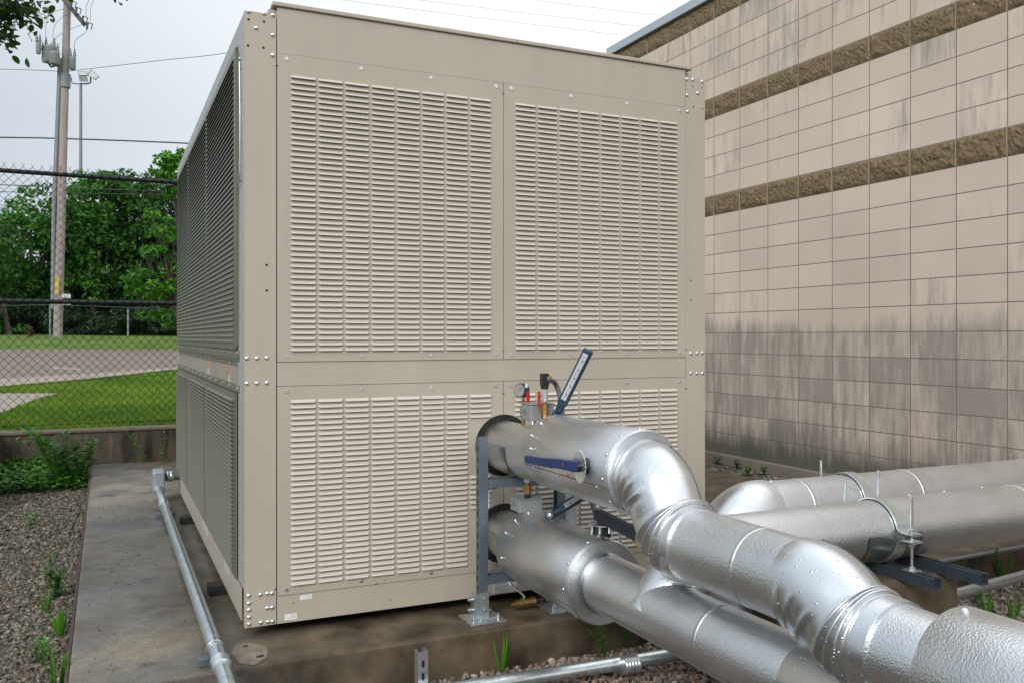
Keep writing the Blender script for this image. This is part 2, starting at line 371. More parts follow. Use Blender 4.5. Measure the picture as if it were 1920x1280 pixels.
# ------------------------------------------------------------------ insulated pipes
def ypath(y0, y1, x, z, n=2): return [(x, y0+(y1-y0)*i/(n-1), z) for i in range(n)]
def screws_on(parent, pts, s=1.0):
    for p, nrm in pts:
        b_ = link('screw', rivet_me, parent, V(p)-wloc(parent)); b_.rotation_euler = V(nrm).to_track_quat('-Y', 'Z').to_euler(); b_.scale = (s*.75,)*3
def radial(x, z, R_, deg):   # point on a -Y pipe at angle from top towards -X
    a = R(deg); return V((x-R_*math.sin(a), 0, z+R_*math.cos(a))), V((-math.sin(a), 0, math.cos(a)))
def lip(b, y, x, z, r, wd=.004, h=.0022):
    b.sweep([(x, y+wd, z), (x, y+wd*.6, z), (x, y, z), (x, y-.001, z)], [r, r+h, r+h, r-.002], n=64, caps=False)
def spath(y0, z0, a, r, l, x, n=12):
    """S bend going -Y and down"""
    A = R(a); P = []
    for i in range(n+1):
        t = A*i/n; P.append((x, y0-r*math.sin(t), z0-r*(1-math.cos(t))))
    y1, z1 = P[-1][1]-l*math.cos(A), P[-1][2]-l*math.sin(A)
    k = len(P)
    for i in range(n+1):
        t = A*(1-i/n); P.append((x, y1-r*(math.sin(A)-math.sin(t)), z1-r*(math.cos(t)-math.cos(A))))
    return P[:k], P[k:]
def densify(P, n):
    P = [V(p) for p in P]; L_ = [0]
    for a, b in zip(P, P[1:]): L_.append(L_[-1]+(b-a).length)
    o = []
    for i in range(n):
        s = L_[-1]*i/(n-1); k = 0
        while k < len(P)-2 and L_[k+1] < s: k += 1
        o.append(P[k].lerp(P[k+1], (s-L_[k])/max(1e-9, L_[k+1]-L_[k])))
    return o
def ribbed(R0, ribs, th0, wid, length, amp=.007, rw=.011, bulge=.004):
    def f(i, th, u):
        d = abs((th-th0+math.pi) % (2*math.pi)-math.pi)
        win = max(0, min(1, (wid-d)/.8)); win = win*win*(3-2*win)
        r = R0 + bulge*math.sin(math.pi*u)
        for k, ur in enumerate(ribs):
            q = (u-ur-.02*math.cos(d))*length/rw
            r += amp*win*(math.exp(-q*q)-.45*math.exp(-(q-1.6)**2))
        return r
    return f
RP = .116
PX = 1.18
# ---- upper pipe
pa = thing('insulated_pipe', (PX, -1.8, .48), 'upper silver insulated pipe leaving the unit, dropping through ribbed elbows to the lower right corner', 'pipe')
b = MB(); b.sweep(ypath(.02, -.30, PX, .75, 6), RP, n=64, ref=(0,0,1)); b.build('pipe_section', stucco, pa)
b = MB()   # neck into valve cover
b.sweep([(PX, -.285, .75), (PX, -.36, .755), (PX, -.44, .765), (PX, -.50, .773), (PX, -.55, .78)], [RP+.003, RP+.004, RP+.007, RP+.018, RP+.034], n=64, ref=(0,0,1)); b.build('pipe_neck', stucco, pa)
b = MB(); b.sweep(ypath(-.01, -.275, PX, .75, 6), RP+.003, n=40, ref=(0,0,1), arc=(R(78), R(250))); b.build('sheet_patch', plain_al, pa)
vz, vr = .783, .153
b = MB(); b.sweep([(PX, -.53, vz), (PX, -.535, vz), (PX, -.8, vz), (PX, -1.195, vz), (PX, -1.2, vz)], [vr-.006, vr, vr, vr, vr-.004], n=80, ref=(0,0,1)); lip(b, -1.192, PX, vz, vr, h=.0012)
va = b.build('valve_cover', stucco, pa)
pts = []
for d, y in ((60,-.57),(80,-.60),(35,-.57),(108,-.62),(108,-.72),(108,-.84),(108,-1.12),(95,-1.17),(62,-1.17),(30,-1.17),(0,-1.17),(128,-1.17),(150,-1.17)):
    p, nn = radial(PX, vz, vr, d); p.y = y; pts.append((p, nn))
screws_on(va, pts)
e1, e2 = spath(-1.200, .778, 60, .150, .036, PX)
P1 = densify(e1+e2[:1], 60); P2 = densify(e2, 60)
lenq = sum((V(a)-V(b_)).length for a, b_ in zip(e1, e1[1:]))+.05
cut = 38
full = densify([(PX, -1.19, .778)]+e1+e2+[(PX, e2[-1][1]-.03, e2[-1][2])], 150)
hlf = 88
fl = sum((full[i+1]-full[i]).length for i in range(149))
b = MB(); b.sweep(full[:hlf+1], ribbed(RP+.007, [.12, .26, .42, .60], R(150), R(95), fl*hlf/150, amp=.011, rw=.010), n=120, ref=(0,0,1), caps=True); ea = b.build('elbow', smooth_al, pa)
b = MB(); b.sweep(full[hlf-6:], ribbed(RP+.0085, [.20, .40, .60], R(40), R(118), fl*(156-hlf)/150, amp=.013, rw=.009), n=120, ref=(0,0,1), caps=True); eb = b.build('elbow', smooth_al, pa)
b = MB(); ring = [full[2]+V((0,-.012,0))]; lipR = RP+.0105; b.sweep([(PX,-1.202,.778),(PX,-1.206,.778),(PX,-1.214,.778),(PX,-1.218,.778)], [lipR-.004, lipR, lipR, lipR-.006], n=64, caps=False); b.build('seam_ring', plain_al, pa)
z2 = full[-1].z; y2 = full[-1].y
b = MB(); b.sweep(ypath(y2+.04, -2.02, PX, z2, 8), RP, n=64, ref=(0,0,1)); b.build('pipe_section', stucco, pa)
e3, e4 = spath(-1.985, z2, 32, .20, .05, PX)
full2 = densify([(PX, -1.965, z2)]+e3+e4+[(PX, e4[-1][1]-.05, e4[-1][2])], 140)
fl2 = sum((full2[i+1]-full2[i]).length for i in range(139)); h2 = 78
b = MB(); b.sweep(full2[:h2+1], ribbed(RP+.006, [.16, .42, .74], R(135), R(62), fl2*h2/140, amp=.012, rw=.009, bulge=.004), n=120, ref=(0,0,1)); b.build('elbow', smooth_al, pa)
b = MB(); b.sweep(full2[h2-8:], ribbed(RP+.0080, [.22, .38, .54], R(50), R(100), fl2*70/140, amp=.013, rw=.009), n=120, ref=(0,0,1)); ec = b.build('elbow', smooth_al, pa)
z3, y3 = full2[-1].z, full2[-1].y
b = MB(); b.sweep(ypath(y3+.06, -2.60, PX, z3, 5), RP, n=72, ref=(0,0,1)); lip(b, y3-.004, PX, z3, RP-.002)
b.build('pipe_section', stucco, pa)
b = MB(); b.sweep([(PX,-2.44,z3+.008),(PX,-2.445,z3+.008),(PX,-2.8,z3+.008),(PX,-3.5,z3+.008)], [.146, .149, .149, .149], n=80, ref=(0,0,1)); va2 = b.build('valve_cover', stucco, pa)
p, nn = radial(PX, z3+.008, .149, 5); p.y = -2.47; q, n2 = radial(PX, z3+.008, .149, 95); q.y = -2.47; screws_on(va2, [(p, nn), (q, n2)], 1.3)
def seam(path, th, r0, parent, name='lap_seam', r=.0016, i0=0, i1=None):
    P = [V(p) for p in path]; i1 = i1 or len(P); o_ = []
    for i in range(i0, i1):
        T = (P[min(i+1, len(P)-1)]-P[max(i-1, 0)]).normalized(); N = V((0,0,1)); N = (N-T*N.dot(T)).normalized(); B = T.cross(N)
        o_.append(P[i]+r0*(math.cos(th)*N+math.sin(th)*B))
    b = MB(); b.sweep(o_, r, n=6); return b.build(name, seamm, parent)
def lap(y, x, z, r, parent):
    b = MB(); b.sweep([(x, y+.001, z), (x, y, z), (x, y-.012, z), (x, y-.013, z)], [r-.001, r+.0011, r+.0011, r-.001], n=72, ref=(0,0,1), caps=False); return b.build('lap_band', stucco, parent)
seamm = M('seam_shadow_gap', (.10,.11,.12), .5, metal=.6)
seam(full, R(-28), RP+.0115, pa, i0=18, i1=86); seam(full, R(-20), RP+.0130, pa, i0=90, i1=140); seam(full2, R(-24), RP+.0105, pa, i0=8, i1=74)
seam([(PX, y, z2) for y in np.linspace(y2, -2.0, 12)], R(-35), RP+.0008, pa); seam([(PX, y, vz) for y in np.linspace(-.54, -1.19, 12)], R(106), vr+.0008, pa); seam([(PX, y, z3) for y in np.linspace(y3, -2.44, 6)], R(-30), RP+.0008, pa)
lap(-1.80, PX, z2, RP, pa)
# ---- lower pipe
pb = thing('insulated_pipe', (PX, -1.6, .2), 'lower silver insulated pipe with wide valve cover, passing low under the upper one', 'pipe')
zb = .335
RB = .108
b = MB(); b.sweep(ypath(.02, -.32, PX, zb, 5), RB, n=64, ref=(0,0,1)); b.build('pipe_section', stucco, pb)
b = MB(); b.sweep(ypath(-.01, -.24, PX, zb, 6), RB+.003, n=40, ref=(0,0,1), arc=(R(70), R(250))); b.build('sheet_patch', plain_al, pb)
vrb = .160
b = MB(); b.sweep([(PX,-.27,zb),(PX,-.274,zb),(PX,-.6,zb),(PX,-.925,zb),(PX,-.93,zb)], [vrb-.005, vrb, vrb, vrb, vrb-.004], n=80, ref=(0,0,1)); lip(b, -.922, PX, zb, vrb, h=.0012)
vb = b.build('valve_cover', stucco, pb)
pts = []
for d, y in ((60,-.33),(35,-.33),(10,-.33),(100,-.33),(20,-.90),(60,-.90),(95,-.90),(140,-.90)):
    p, nn = radial(PX, zb, vrb, d); p.y = y; pts.append((p, nn))
screws_on(vb, pts)
b = MB(); b.sweep(ypath(-.92, -2.02, PX, zb, 12), RB, n=64, ref=(0,0,1)); b.build('pipe_section', stucco, pb)
b = MB(); b.sweep([(PX,-.932,zb),(PX,-.936,zb),(PX,-.948,zb),(PX,-.952,zb)], [RB+.002, RB+.006, RB+.006, RB+.001], n=64, caps=False); b.build('seam_ring', plain_al, pb)
b = MB(); b.sweep([(PX,-1.985,zb),(PX,-1.99,zb),(PX,-2.5,zb),(PX,-3.4,zb)], [RB+.003, RB+.006, RB+.006, RB+.006], n=64, ref=(0,0,1)); b.build('elbow', smooth_al, pb)
seam([(PX, y, zb) for y in np.linspace(-.31, -.92, 12)], R(118), vrb+.0008, pb); seam([(PX, y, zb) for y in np.linspace(-.95, -1.98, 12)], R(125), RB+.0008, pb); lap(-1.62, PX, zb, RB, pb)
# ---- middle right pipe, joining the lower pipe through a rising branch
YC, ZC, RC = -1.27, .51, .115
pc = thing('insulated_pipe', (2.4, YC, .39), 'silver insulated pipe with the bolted clamp, running right in front of a parallel one', 'pipe')
br_ = [(1.15, -1.30, .30), (1.215, -1.30, .385), (1.28, -1.295, .455), (1.34, -1.285, .495), (1.42, -1.275, ZC), (1.55, YC, ZC)]
def smoothp(P, n=60):
    P = [V(p) for p in P]; o = []
    for i in range(n):
        u = i/(n-1)*(len(P)-1); k = min(int(u), len(P)-2); f = u-k
        p0, p1, p2, p3 = P[max(k-1, 0)], P[k], P[k+1], P[min(k+2, len(P)-1)]
        o.append(.5*((2*p1)+(-p0+p2)*f+(2*p0-5*p1+4*p2-p3)*f*f+(-p0+3*p1-3*p2+p3)*f**3))
    return o
b = MB(); b.sweep(smoothp(br_), [.104+.010*min(1, i/40) for i in range(60)], n=64, ref=(0,0,1)); b.build('branch', stucco, pc)
# saddle seam where the branch meets the lower pipe
b = MB(); ringp = []
for i in range(49):
    a = 2*math.pi*i/48; dx = math.cos(a)*.106; dy = math.sin(a)*.106
    X = PX+.035+dx*.60; Y = -1.30+dy; h = (RB+.003)**2-(X-PX)**2; ringp.append((X, Y, zb+math.sqrt(max(h, .0004))))
b.sweep(ringp, .003, n=6, caps=False); b.build('seam_ring', plain_al, pc)
b = MB(); b.sweep([(1.52+i*.5, YC, ZC) for i in range(11)], RC, n=64, ref=(0,0,1)); cs = b.build('pipe_section', stucco, pc)
b = MB(); b.sweep([(2.045+i*.04, YC, ZC) for i in range(8)], RC+.003, n=40, ref=(0,0,1), arc=(R(88), R(272)))
b.build('sheet_patch', plain_al, pc)
screws_on(cs, [((x, YC+.03, ZC+RC-.004), (0,.2,1)) for x in (2.42, 2.62, 2.85, 3.25)])
# ---- far right pipe, turning down behind
YD2, ZD = -.92, .545
pd = thing('insulated_pipe', (2.8, YD2, .42), 'rear silver insulated pipe with a smooth elbow at its left end, nearest the block wall', 'pipe')
rr = .19; cxd = 1.93
arc_ = [(cxd-rr*math.sin(t), YD2, ZD-rr*(1-math.cos(t))) for t in [R(90)*i/24 for i in range(25)]]
arc_ = [(cxd+.03, YD2, ZD)]+arc_+[(cxd-rr, YD2, ZD-rr-.05)]
P = densify(arc_, 90)
b = MB(); b.sweep(P, ribbed(RC+.007, [.22, .40, .58, .76], R(180), R(95), .36, amp=.007, bulge=.006), n=110, ref=(0,0,1)); b.build('elbow', smooth_al, pd)
b = MB(); b.sweep([(cxd-rr, YD2, ZD-rr), (cxd-rr, YD2, -.02)], RC, n=48); b.build('pipe_riser', stucco, pd)
b = MB(); b.sweep([(1.94+i*.5, YD2, ZD) for i in range(11)], RC, n=64, ref=(0,0,1)); ds = b.build('pipe_section', stucco, pd)
screws_on(ds, [((2.20, YD2-RC*.98, ZD-.02), (0,-1,-.1)), ((1.97, YD2-.02, ZD+RC+.004), (0,0,1)), ((2.36, YD2-RC*.98, ZD-.02), (0,-1,-.1))])

for (x, yy, zz, par) in ((3.0, YC, ZC, pc), (2.75, YD2, ZD, pd), (3.7, YD2, ZD, pd), (2.12, YD2, ZD, pd)):
    b = MB(); b.sweep([(x-.001, yy, zz), (x, yy, zz), (x+.012, yy, zz), (x+.013, yy, zz)], [RC-.001, RC+.0011, RC+.0011, RC-.001], n=72, ref=(0,0,1), caps=False); b.build('lap_band', stucco, par)
# clamps with threaded rods on the struts
def clamp(x, y, z, r, lab, zs):
    c = thing('pipe_clamp', (x, y, z-r), lab, 'pipe clamp', 'clamps over the two right hand pipes')
    wd = .027; t_ = .006
    for sgn, nm in ((1, 'strap'), (-1, 'strap')):
        # half ring in the YZ plane with flat ears
        prof = []
        for side_ in (-1,):
            pass
        ear = .075; gap = .011
        pts_ = [(y-r-ear, z+sgn*gap), (y-r-.028, z+sgn*gap), (y-r-.012, z+sgn*(gap+.006))]
        for i in range(25):
            a = math.pi-(R(12)+(math.pi-R(24))*i/24); pts_.append((y+(r+.004)*math.cos(a), z+sgn*(r+.004)*math.sin(a)))
        pts_ += [(y+r+.012, z+sgn*(gap+.006)), (y+r+.028, z+sgn*gap), (y+r+ear, z+sgn*gap)]
        b = MB(); vs = []
        for i, (yy, zz) in enumerate(pts_):
            a = pts_[max(i-1, 0)]; d = pts_[min(i+1, len(pts_)-1)]; ty, tz = d[0]-a[0], d[1]-a[1]; l = math.hypot(ty, tz); ny, nz = -tz/l*sgn, ty/l*sgn
            for xx, k in ((-wd, 0), (wd, 0), (wd, 1), (-wd, 1)): vs.append((x+xx, yy+ny*t_*k, zz+nz*t_*k))
        fs = []
        for i in range(len(pts_)-1):
            for k in range(4): fs.append((i*4+k, i*4+(k+1) % 4, (i+1)*4+(k+1) % 4, (i+1)*4+k))
        fs += [(0,1,2,3), tuple(len(vs)-4+k for k in (3,2,1,0))]
        b.add(vs, fs, 0, False); b.build('strap', galv, c, bevel=.001)
    for s_ in (-1, 1):
        yy = y+s_*(r+.048)
        b = MB(); n = 60; zt = z+.155
        b.sweep([(x, yy, zs+(zt-zs)*i/n) for i in range(n+1)], [.0062 if i % 2 else .0052 for i in range(n+1)], n=10)
        rod = b.build('threaded_rod', galv, c)
        b = MB()
        for zz in (z+.0225, z-.0225-.010, zs+.006): b.cyl((x, yy, zz), (x, yy, zz+.010), .0125, 6, smooth=False)
        b.cyl((x, yy, z+.0185), (x, yy, z+.0215), .018, 16, smooth=False)
        b.build('nut', galv, rod)
        b = MB(); b.box(x-.024, x+.024, yy-.024, yy+.024, zs+.0005, zs+.006); b.build('square_washer', galv, rod)
ZST = .385
clamp(2.21, YC, ZC, RC, 'galvanised two piece clamp bolted round the front right hand pipe', ZST)
clamp(2.42, YD2, ZD, RC, 'galvanised clamp round the rear right hand pipe by the wall', ZST)

def strut_channel(name, a, b_, up, size, mat, label, group=None, slots=False, parent=None):
    """open U channel with inturned lips from a to b; open side faces up"""
    a, b_ = V(a), V(b_); T = (b_-a).normalized(); U = V(up); W = T.cross(U).normalized(); h = size/2; t_ = .0028; lp = .009
    prof = [(-h, h), (-h, -h), (h, -h), (h, h), (h-lp, h), (h-lp, h-.007), (h-lp+t_*.8, h-.007), (h-lp+t_*.8, h-t_), (h-t_, h-t_), (h-t_, -h+t_), (-h+t_, -h+t_), (-h+t_, h-t_), (-h+lp-t_*.8, h-t_), (-h+lp-t_*.8, h-.007), (-h+lp, h-.007), (-h+lp, h)]
    n = len(prof); vs = [c+W*p+U*q for c in (a, b_) for p, q in prof]
    b2 = MB(); b2.add(vs, [(i, (i+1) % n, n+(i+1) % n, n+i) for i in range(n)])
    # end faces as quads strips
    def endf(o):
        return [tuple(o+i for i in q) for q in ((0,15,14,13),(0,13,12,11),(0,11,10,1),(1,10,9,2),(2,9,8,3),(3,8,7,6),(3,6,5,4))]
    b2.add(vs, endf(0)); b2.add(vs, [tuple(reversed(q)) for q in endf(n)])
    if slots:
        L_ = (b_-a).length; k = .03
        while k < L_-.02:
            c = a+T*k-U*(h+.0003); pts_ = []
            for i in range(12):
                an = 2*math.pi*i/12; pts_.append(c+T*(.0075*math.cos(an)+(.007 if math.cos(an) > 0 else -.007))+W*.0065*math.sin(an))
            b2.add(pts_, [tuple(range(12))], 1); k += .048
    o = b2.build(name, [mat, black], parent)
    if label: tag(o, label, 'strut', group)
    return o
strut_channel('strut_channel', (2.21, -.70, ZST-.0205), (2.21, -1.545, ZST-.0205), (0,0,1), .041, strutd, 'dark steel strut channel on the concrete block, under the front clamp', 'struts lying on the concrete block')
strut_channel('strut_channel', (2.42, -.70, ZST-.0205), (2.42, -1.575, ZST-.0205), (0,0,1), .041, strutd, 'dark steel strut channel on the block, farther right, its end over the gravel', 'struts lying on the concrete block')
conc = M('support_concrete', (.075, .055, .032), .85, var=.35, vs=7, bump=.5, bs=90)
b = MB(); b.box(1.92, 2.51, -1.40, -.66, -.17, ZST-.042)
o = b.build('concrete_block', conc, bevel=.022); tag(o, 'squat brown concrete block carrying two dark struts beneath the right hand pipes', 'concrete block')

# H frame of slotted strut posts under the pipes at the unit
st = thing('pipe_stand', (1.19, -.17, 0), 'grey slotted steel stand with base plates holding both pipes by the unit', 'pipe stand')
for x in (1.0, 1.39):
    z1 = .815 if x < 1.2 else .66
    strut_channel('post', (x, -.17, .012), (x, -.17, z1), (1 if x < 1.2 else -1, 0, 0), .041, strutm, None, slots=True, parent=st)
    b = MB(); b.box(x-.085, x+.085, -.25, -.09, .001, .009); b.box(x-.045, x-.022, -.1915, -.1485, .0095, .12); b.box(x-.0215, x+.0215, -.197, -.192, .0095, .125); b.box(x-.0215, x+.05, -.21, -.13, .0095, .014)
    bp_ = b.build('base_plate', galv, st, bevel=.001)
    for dx, dy, z, ax in ((-.06, 0, .05, 'x'), (-.06, 0, .095, 'x'), (.03, 0, .04, 'x'), (.03, 0, .105, 'x'), (.055, -.055, .02, 'z'), (-.06, -.05, .02, 'z'), (0, -.032, .05, 'y'), (0, -.032, .1, 'y')):
        c = V((x+dx, -.17+dy, z)); d = {'x': V((.02,0,0)), 'y': V((0,-.005,0)), 'z': V((0,0,.025))}[ax]
        b = MB(); b.cyl(c-d*.5, c+d*.7, .0055, 8); b.cyl(c-d*.1, c+d*.2, .0105, 6, smooth=False); b.build('bolt', galv, bp_)
for z in (.605, .178):
    strut_channel('crossbar', (1.022, -.17, z), (1.368, -.17, z), (0, 0, 1), .041, strutm, None, parent=st)
b = MB(); b.box(1.021, 1.07, -.189, -.150, .575, .5795); b.box(1.0212, 1.026, -.189, -.150, .50, .5745); b.build('angle_bracket', galv, st)
# strut stub standing in front of the pad
sx, sy, sz = at(790, 1218, y=-.56)
o = strut_channel('strut_stub', (sx, -.56, -.17), (sx, -.56, sz), (0, 1, 0), .041, galv, 'short upright slotted steel strut standing in front of the pad', slots=True)
o['category'] = 'strut'

# ------------------------------------------------------------------ instruments
def gauge_valve(parent, x, y, z0, h, handle=True):
    b = MB(); b.cyl((x, y, z0), (x, y, z0+h*.35), .009, 12); b.cyl((x, y, z0+h*.35), (x, y, z0+h*.62), .0135, 8, smooth=False); b.cyl((x, y, z0+h*.62), (x, y, z0+h), .008, 12)
    for k in (.36, .48, .6): b.cyl((x, y, z0+h*k), (x, y, z0+h*k+.006), .016, 12)
    b.build('brass_valve', brass, parent)
def junction_box(x, y, z, label, rz=0, w_=.112, d_=.10, h_=.068):
    t = thing('junction_box', (x, y, z-.05), label, 'box', 'grey sensor boxes on the pipes')
    b = MB(); b.box(x-w_/2, x+w_/2, y-d_/2, y+d_/2, z, z+h_); b.build('box_body', boxgrey, t, bevel=.004)
    b = MB(); b.box(x-w_/2-.003, x+w_/2+.003, y-d_/2-.003, y+d_/2+.003, z+h_+.0008, z+h_+.006); b.build('lid', boxgrey, t, bevel=.002)
    b = MB(); b.cyl((x, y, z-.05), (x, y, z), .018, 16); b.cyl((x-.04, y-.03, z-.014), (x-.04, y-.03, z), .012, 12); b.build('stem', galv, t)
    b = MB(); b.cyl((x-w_/2, y+.01, z+.035), (x-w_/2-.0015, y+.01, z+.035), .013, 16, smooth=False); b.build('knockout', M('knockout', (.2, .22, .23), .5, metal=.4), t)
    return t
jb = junction_box(1.185, -.352, .899, 'grey metal sensor box on top of the upper pipe beside the pressure gauge')
junction_box(1.175, -.262, .488, 'grey metal sensor box on top of the lower pipe under the other box', h_=.056)
# pressure gauge
g = thing('pressure_gauge', (1.18, -.22, .85), 'round white faced pressure gauge with red valve lever above the upper pipe', 'gauge')
gauge_valve(g, 1.18, -.22, .855, .13)
gc = at(977, 731, x=1.172); gn = V((-.9, -.42, .05)).normalized()
b = MB(); b.sweep([gc-gn*.022, gc+gn*.012, gc+gn*.0125], [.032, .032, .029], n=32); b.build('gauge_case', M('gauge_case', (.02, .035, .06), .3), g)
b = MB(); b.disc(gc+gn*.0136, gn, .029, 32, 0)
q = gn.to_track_quat('Z', 'Y')
for k in range(11):
    a = R(-45+27*k); c = gc+gn*.0141; e = q@V((math.cos(a), math.sin(a), 0)); f_ = q@V((-math.sin(a), math.cos(a), 0))
    b.obox(c+e*.024, e*.003, f_*.0007, gn*.0002, 1)
e = q@V((.7, .7, 0)); f_ = q@V((-.7, .7, 0)); b.obox(gc+gn*.0142+e*.008, e*.012, f_*.0009, gn*.0002, 1)
b.build('dial', [M('dial_white', (.30, .30, .29), .2, var=.15, vs=60), ink], g)
b = MB(); c = at(990, 745, x=1.165); b.obox(c, (.008, 0, 0), (0, .004, 0), (0, 0, .028)); b.build('valve_lever', redp, g, bevel=.002)
b = MB(); c = at(987, 722, x=1.17); b.obox(c, (.006, 0, 0), (0, .001, 0), (0, 0, .009)); b.build('case_sticker', white, g)
def transducer(x, y, z0, zt, label, lever, flip=False):
    t = thing('pressure_sensor', (x, y, z0), label, 'sensor', 'pressure sensors above the pipes')
    H = zt-z0
    b = MB(); b.cyl((x, y, z0), (x, y, z0+H*.13), .013, 14); b.build('dark_nipple', blackp, t)
    b = MB(); z = z0+H*.13
    b.sweep([(x,y,z),(x,y,z+.002),(x,y,z+H*.06),(x,y,z+H*.065),(x,y,z+H*.10),(x,y,z+H*.105),(x,y,z+H*.17),(x,y,z+H*.175),(x,y,z+H*.25),(x,y,z+H*.255),(x,y,z+H*.30)],
            [.012,.015,.015,.018,.018,.020,.020,.0165,.0165,.012,.012], n=8, smooth=False); b.build('brass_fitting', brass, t)
    b = MB(); b.sweep([(x,y,z0+H*.44),(x,y,z0+H*.455),(x,y,z0+H*.47),(x,y,z0+H*.70)], [.009,.0135,.0145,.0145], n=20); b.build('sensor_body', glassy, t)
    b = MB(); b.cyl((x,y,z0+H*.701), (x,y,z0+H*.76), .017, 8, smooth=False); b.obox((x,y,z0+H*.88), (.0155,0,0), (0,.0155,0), (0,0,H*.12)); b.build('plug', blackp, t, bevel=.002)
    if lever:
        b = MB(); b.obox((x-.020, y+.012, z0+H*.50), (.004,0,0), (0,.008,0), (0,0,.033)); b.build('valve_lever', redp, t, bevel=.002)
    return t
t1 = transducer(1.172, -.447, .885, 1.105, 'tall sensor with brass fitting and black plug beside the box on the upper pipe', True)
s0 = at(1030, 711, x=1.19)
b = MB(); b.sweep(smoothp([V((1.188,-.447,1.093)), s0, at(1041, 718, x=1.25), at(1050, 742, x=1.27), at(1054, 772, x=1.27), at(1060, 800, x=1.28), at(1060, 860, x=1.30)], 70), lambda i, th, u: .0105+(.0006 if i % 2 else 0), n=14); b.build('flexible_conduit', hose, t1)
b = MB(); b.cyl((1.188,-.447,1.093), (1.202,-.447,1.094), .012, 12); b.build('conduit_nut', yel, t1)
zq = at(998, 948, x=1.17); zt_ = at(998, 890, x=1.17)
transducer(1.162, -.30, .545, .71, 'short sensor with brass base and black top between the two pipes', False)
b = MB(); b.sweep(smoothp([at(1104, 930, x=1.31), at(1113, 950, x=1.315), at(1118, 975, x=1.32), at(1117, 1000, x=1.32)], 30), lambda i, th, u: .0105+(.0005 if i % 2 else 0), n=14)
o = b.build('flexible_conduit', hose); tag(o, 'grey flexible conduit hanging behind the pipes near the dark valve handle', 'conduit')
# industrial thermometers
platem = M('scale_grey_white', (.42, .44, .46), .3, var=.05)
def thermometer(base, tip, fn, label, wd=.021, dp=.012, L0=0.0):
    base, tip = V(base), V(tip); A = (tip-base).normalized(); fn = V(fn); fn = (fn-A*fn.dot(A)).normalized(); W = A.cross(fn); Ln = (tip-base).length
    t = thing('thermometer', base, label, 'thermometer', 'navy stick thermometers on the pipes')
    c0 = base+A*.05; mid = (c0+tip)/2; hl_ = (tip-c0).length/2
    b = MB(); b.obox(mid, A*hl_, W*wd, -fn*dp); 
    b.build('case', navy, t, bevel=.005)
    b = MB(); b.obox(mid+fn*(dp+.0012)+A*.002, A*(hl_-.022), W*(wd*.56), fn*.001); sc_ = b.build('scale_plate', platem, t)
    b = MB(); n = 22
    for i in range(n):
        p = mid+fn*(dp+.0026)+A*(-hl_+.03+(2*hl_-.056)*i/(n-1)); l = wd*.34 if i % 4 == 0 else wd*.2
        b.obox(p-W*(wd*.55-l*.5), A*.0007, W*l*.5, fn*.0002)
        if i % 4 == 2: b.obox(p+W*wd*.2, A*.0035, W*.0028, fn*.0002)
    b.build('scale_marks', ink, sc_)
    b = MB(); b.obox(mid+fn*(dp+.0032), A*(hl_-.03), W*.0016, fn*.0006); b.build('glass_tube', M('tube_red', (.35, .33, .33), .1), sc_)
    b = MB(); b.cyl(base+A*.02-fn*.002, base+A*.055-fn*.002, .017, 16); b.ball(base-fn*.002, .021, 14); b.cyl(base-fn*.018, base+fn*.018, .016, 16, smooth=False); b.build('swivel_joint', navy, t)
    b = MB(); b.cyl(base-V((0,0,.06)), base, .013, 14); b.build('thermowell', brass, t)
    b = MB(); b.cyl(base+fn*.0185, base+fn*.021, .005, 8, smooth=False); b.build('bolt', zinc, t)
b0 = at(1043, 778, x=1.20); b1 = at(1104, 655, t=(b0-CAM).dot(FW)-.03)
thermometer(b0, b1, (-.75, -.66, .0), 'long navy thermometer with white scale leaning right above the upper valve cover')
b0 = at(1031, 966, x=1.19); b1 = at(1150, 893, t=(b0-CAM).dot(FW)+.05)
thermometer(b0, b1, (-.75, -.66, .25), 'navy thermometer with white scale tilted low in the gap between the two pipes', wd=.019)
# valve handles (parts of the pipes they turn)
hx = PX-vr
b = MB(); hc = at(1084, 874, x=hx-.03); pr0 = []
for i in range(48):
    a = 2*math.pi*i/48; tooth = .003 if (i % 2 and R(60) < a < R(200)) else 0; pr0.append((a, .058-tooth))
b.sweep([(hx+.03, hc.y, hc.z), (hx-.022, hc.y, hc.z)], .03, n=24, mi=1)
vs = [(hx-.022-k*.003, hc.y+r_*math.cos(a)*.75, hc.z+r_*math.sin(a)) for k in (0, 1) for a, r_ in pr0]
b.add(vs, [tuple(range(48)), tuple(range(95, 47, -1))]+[(i, (i+1) % 48, 48+(i+1) % 48, 48+i) for i in range(48)])
b.sweep([(hx-.026, hc.y, hc.z), (hx-.05, hc.y, hc.z)], .019, n=20, mi=1)
b.build('notch_plate', [galv, blackp], pa)
b = MB(); n = 16; top = []; bot = []
for i in range(n+1):
    u = i/n; y = hc.y-.03+u*.39; zc = hc.z+.004-.02*u
    hh = .019 if u < .35 else .019-.006*math.sin((u-.35)*3.2)
    lo_ = .017+.003*(i % 2) if .4 < u < .98 else .016
    top.append((y, zc+hh)); bot.append((y, zc-lo_+.004*u))
vs = [(hx-.048-k*.022, y, z) for k in (0, 1) for y, z in top+bot]; m_ = n+1
fs = []
for i in range(n):
    fs += [(i, i+1, m_+i+1, m_+i), (2*m_+i, 3*m_+i, 3*m_+i+1, 2*m_+i+1), (i, 2*m_+i, 2*m_+i+1, i+1), (m_+i, m_+i+1, 3*m_+i+1, 3*m_+i)]
fs += [(0, m_, 3*m_, 2*m_), (n, 2*m_+n, 3*m_+n, m_+n)]
b.add(vs, fs); hb = b.build('valve_handle', bluep, pa, bevel=.003)
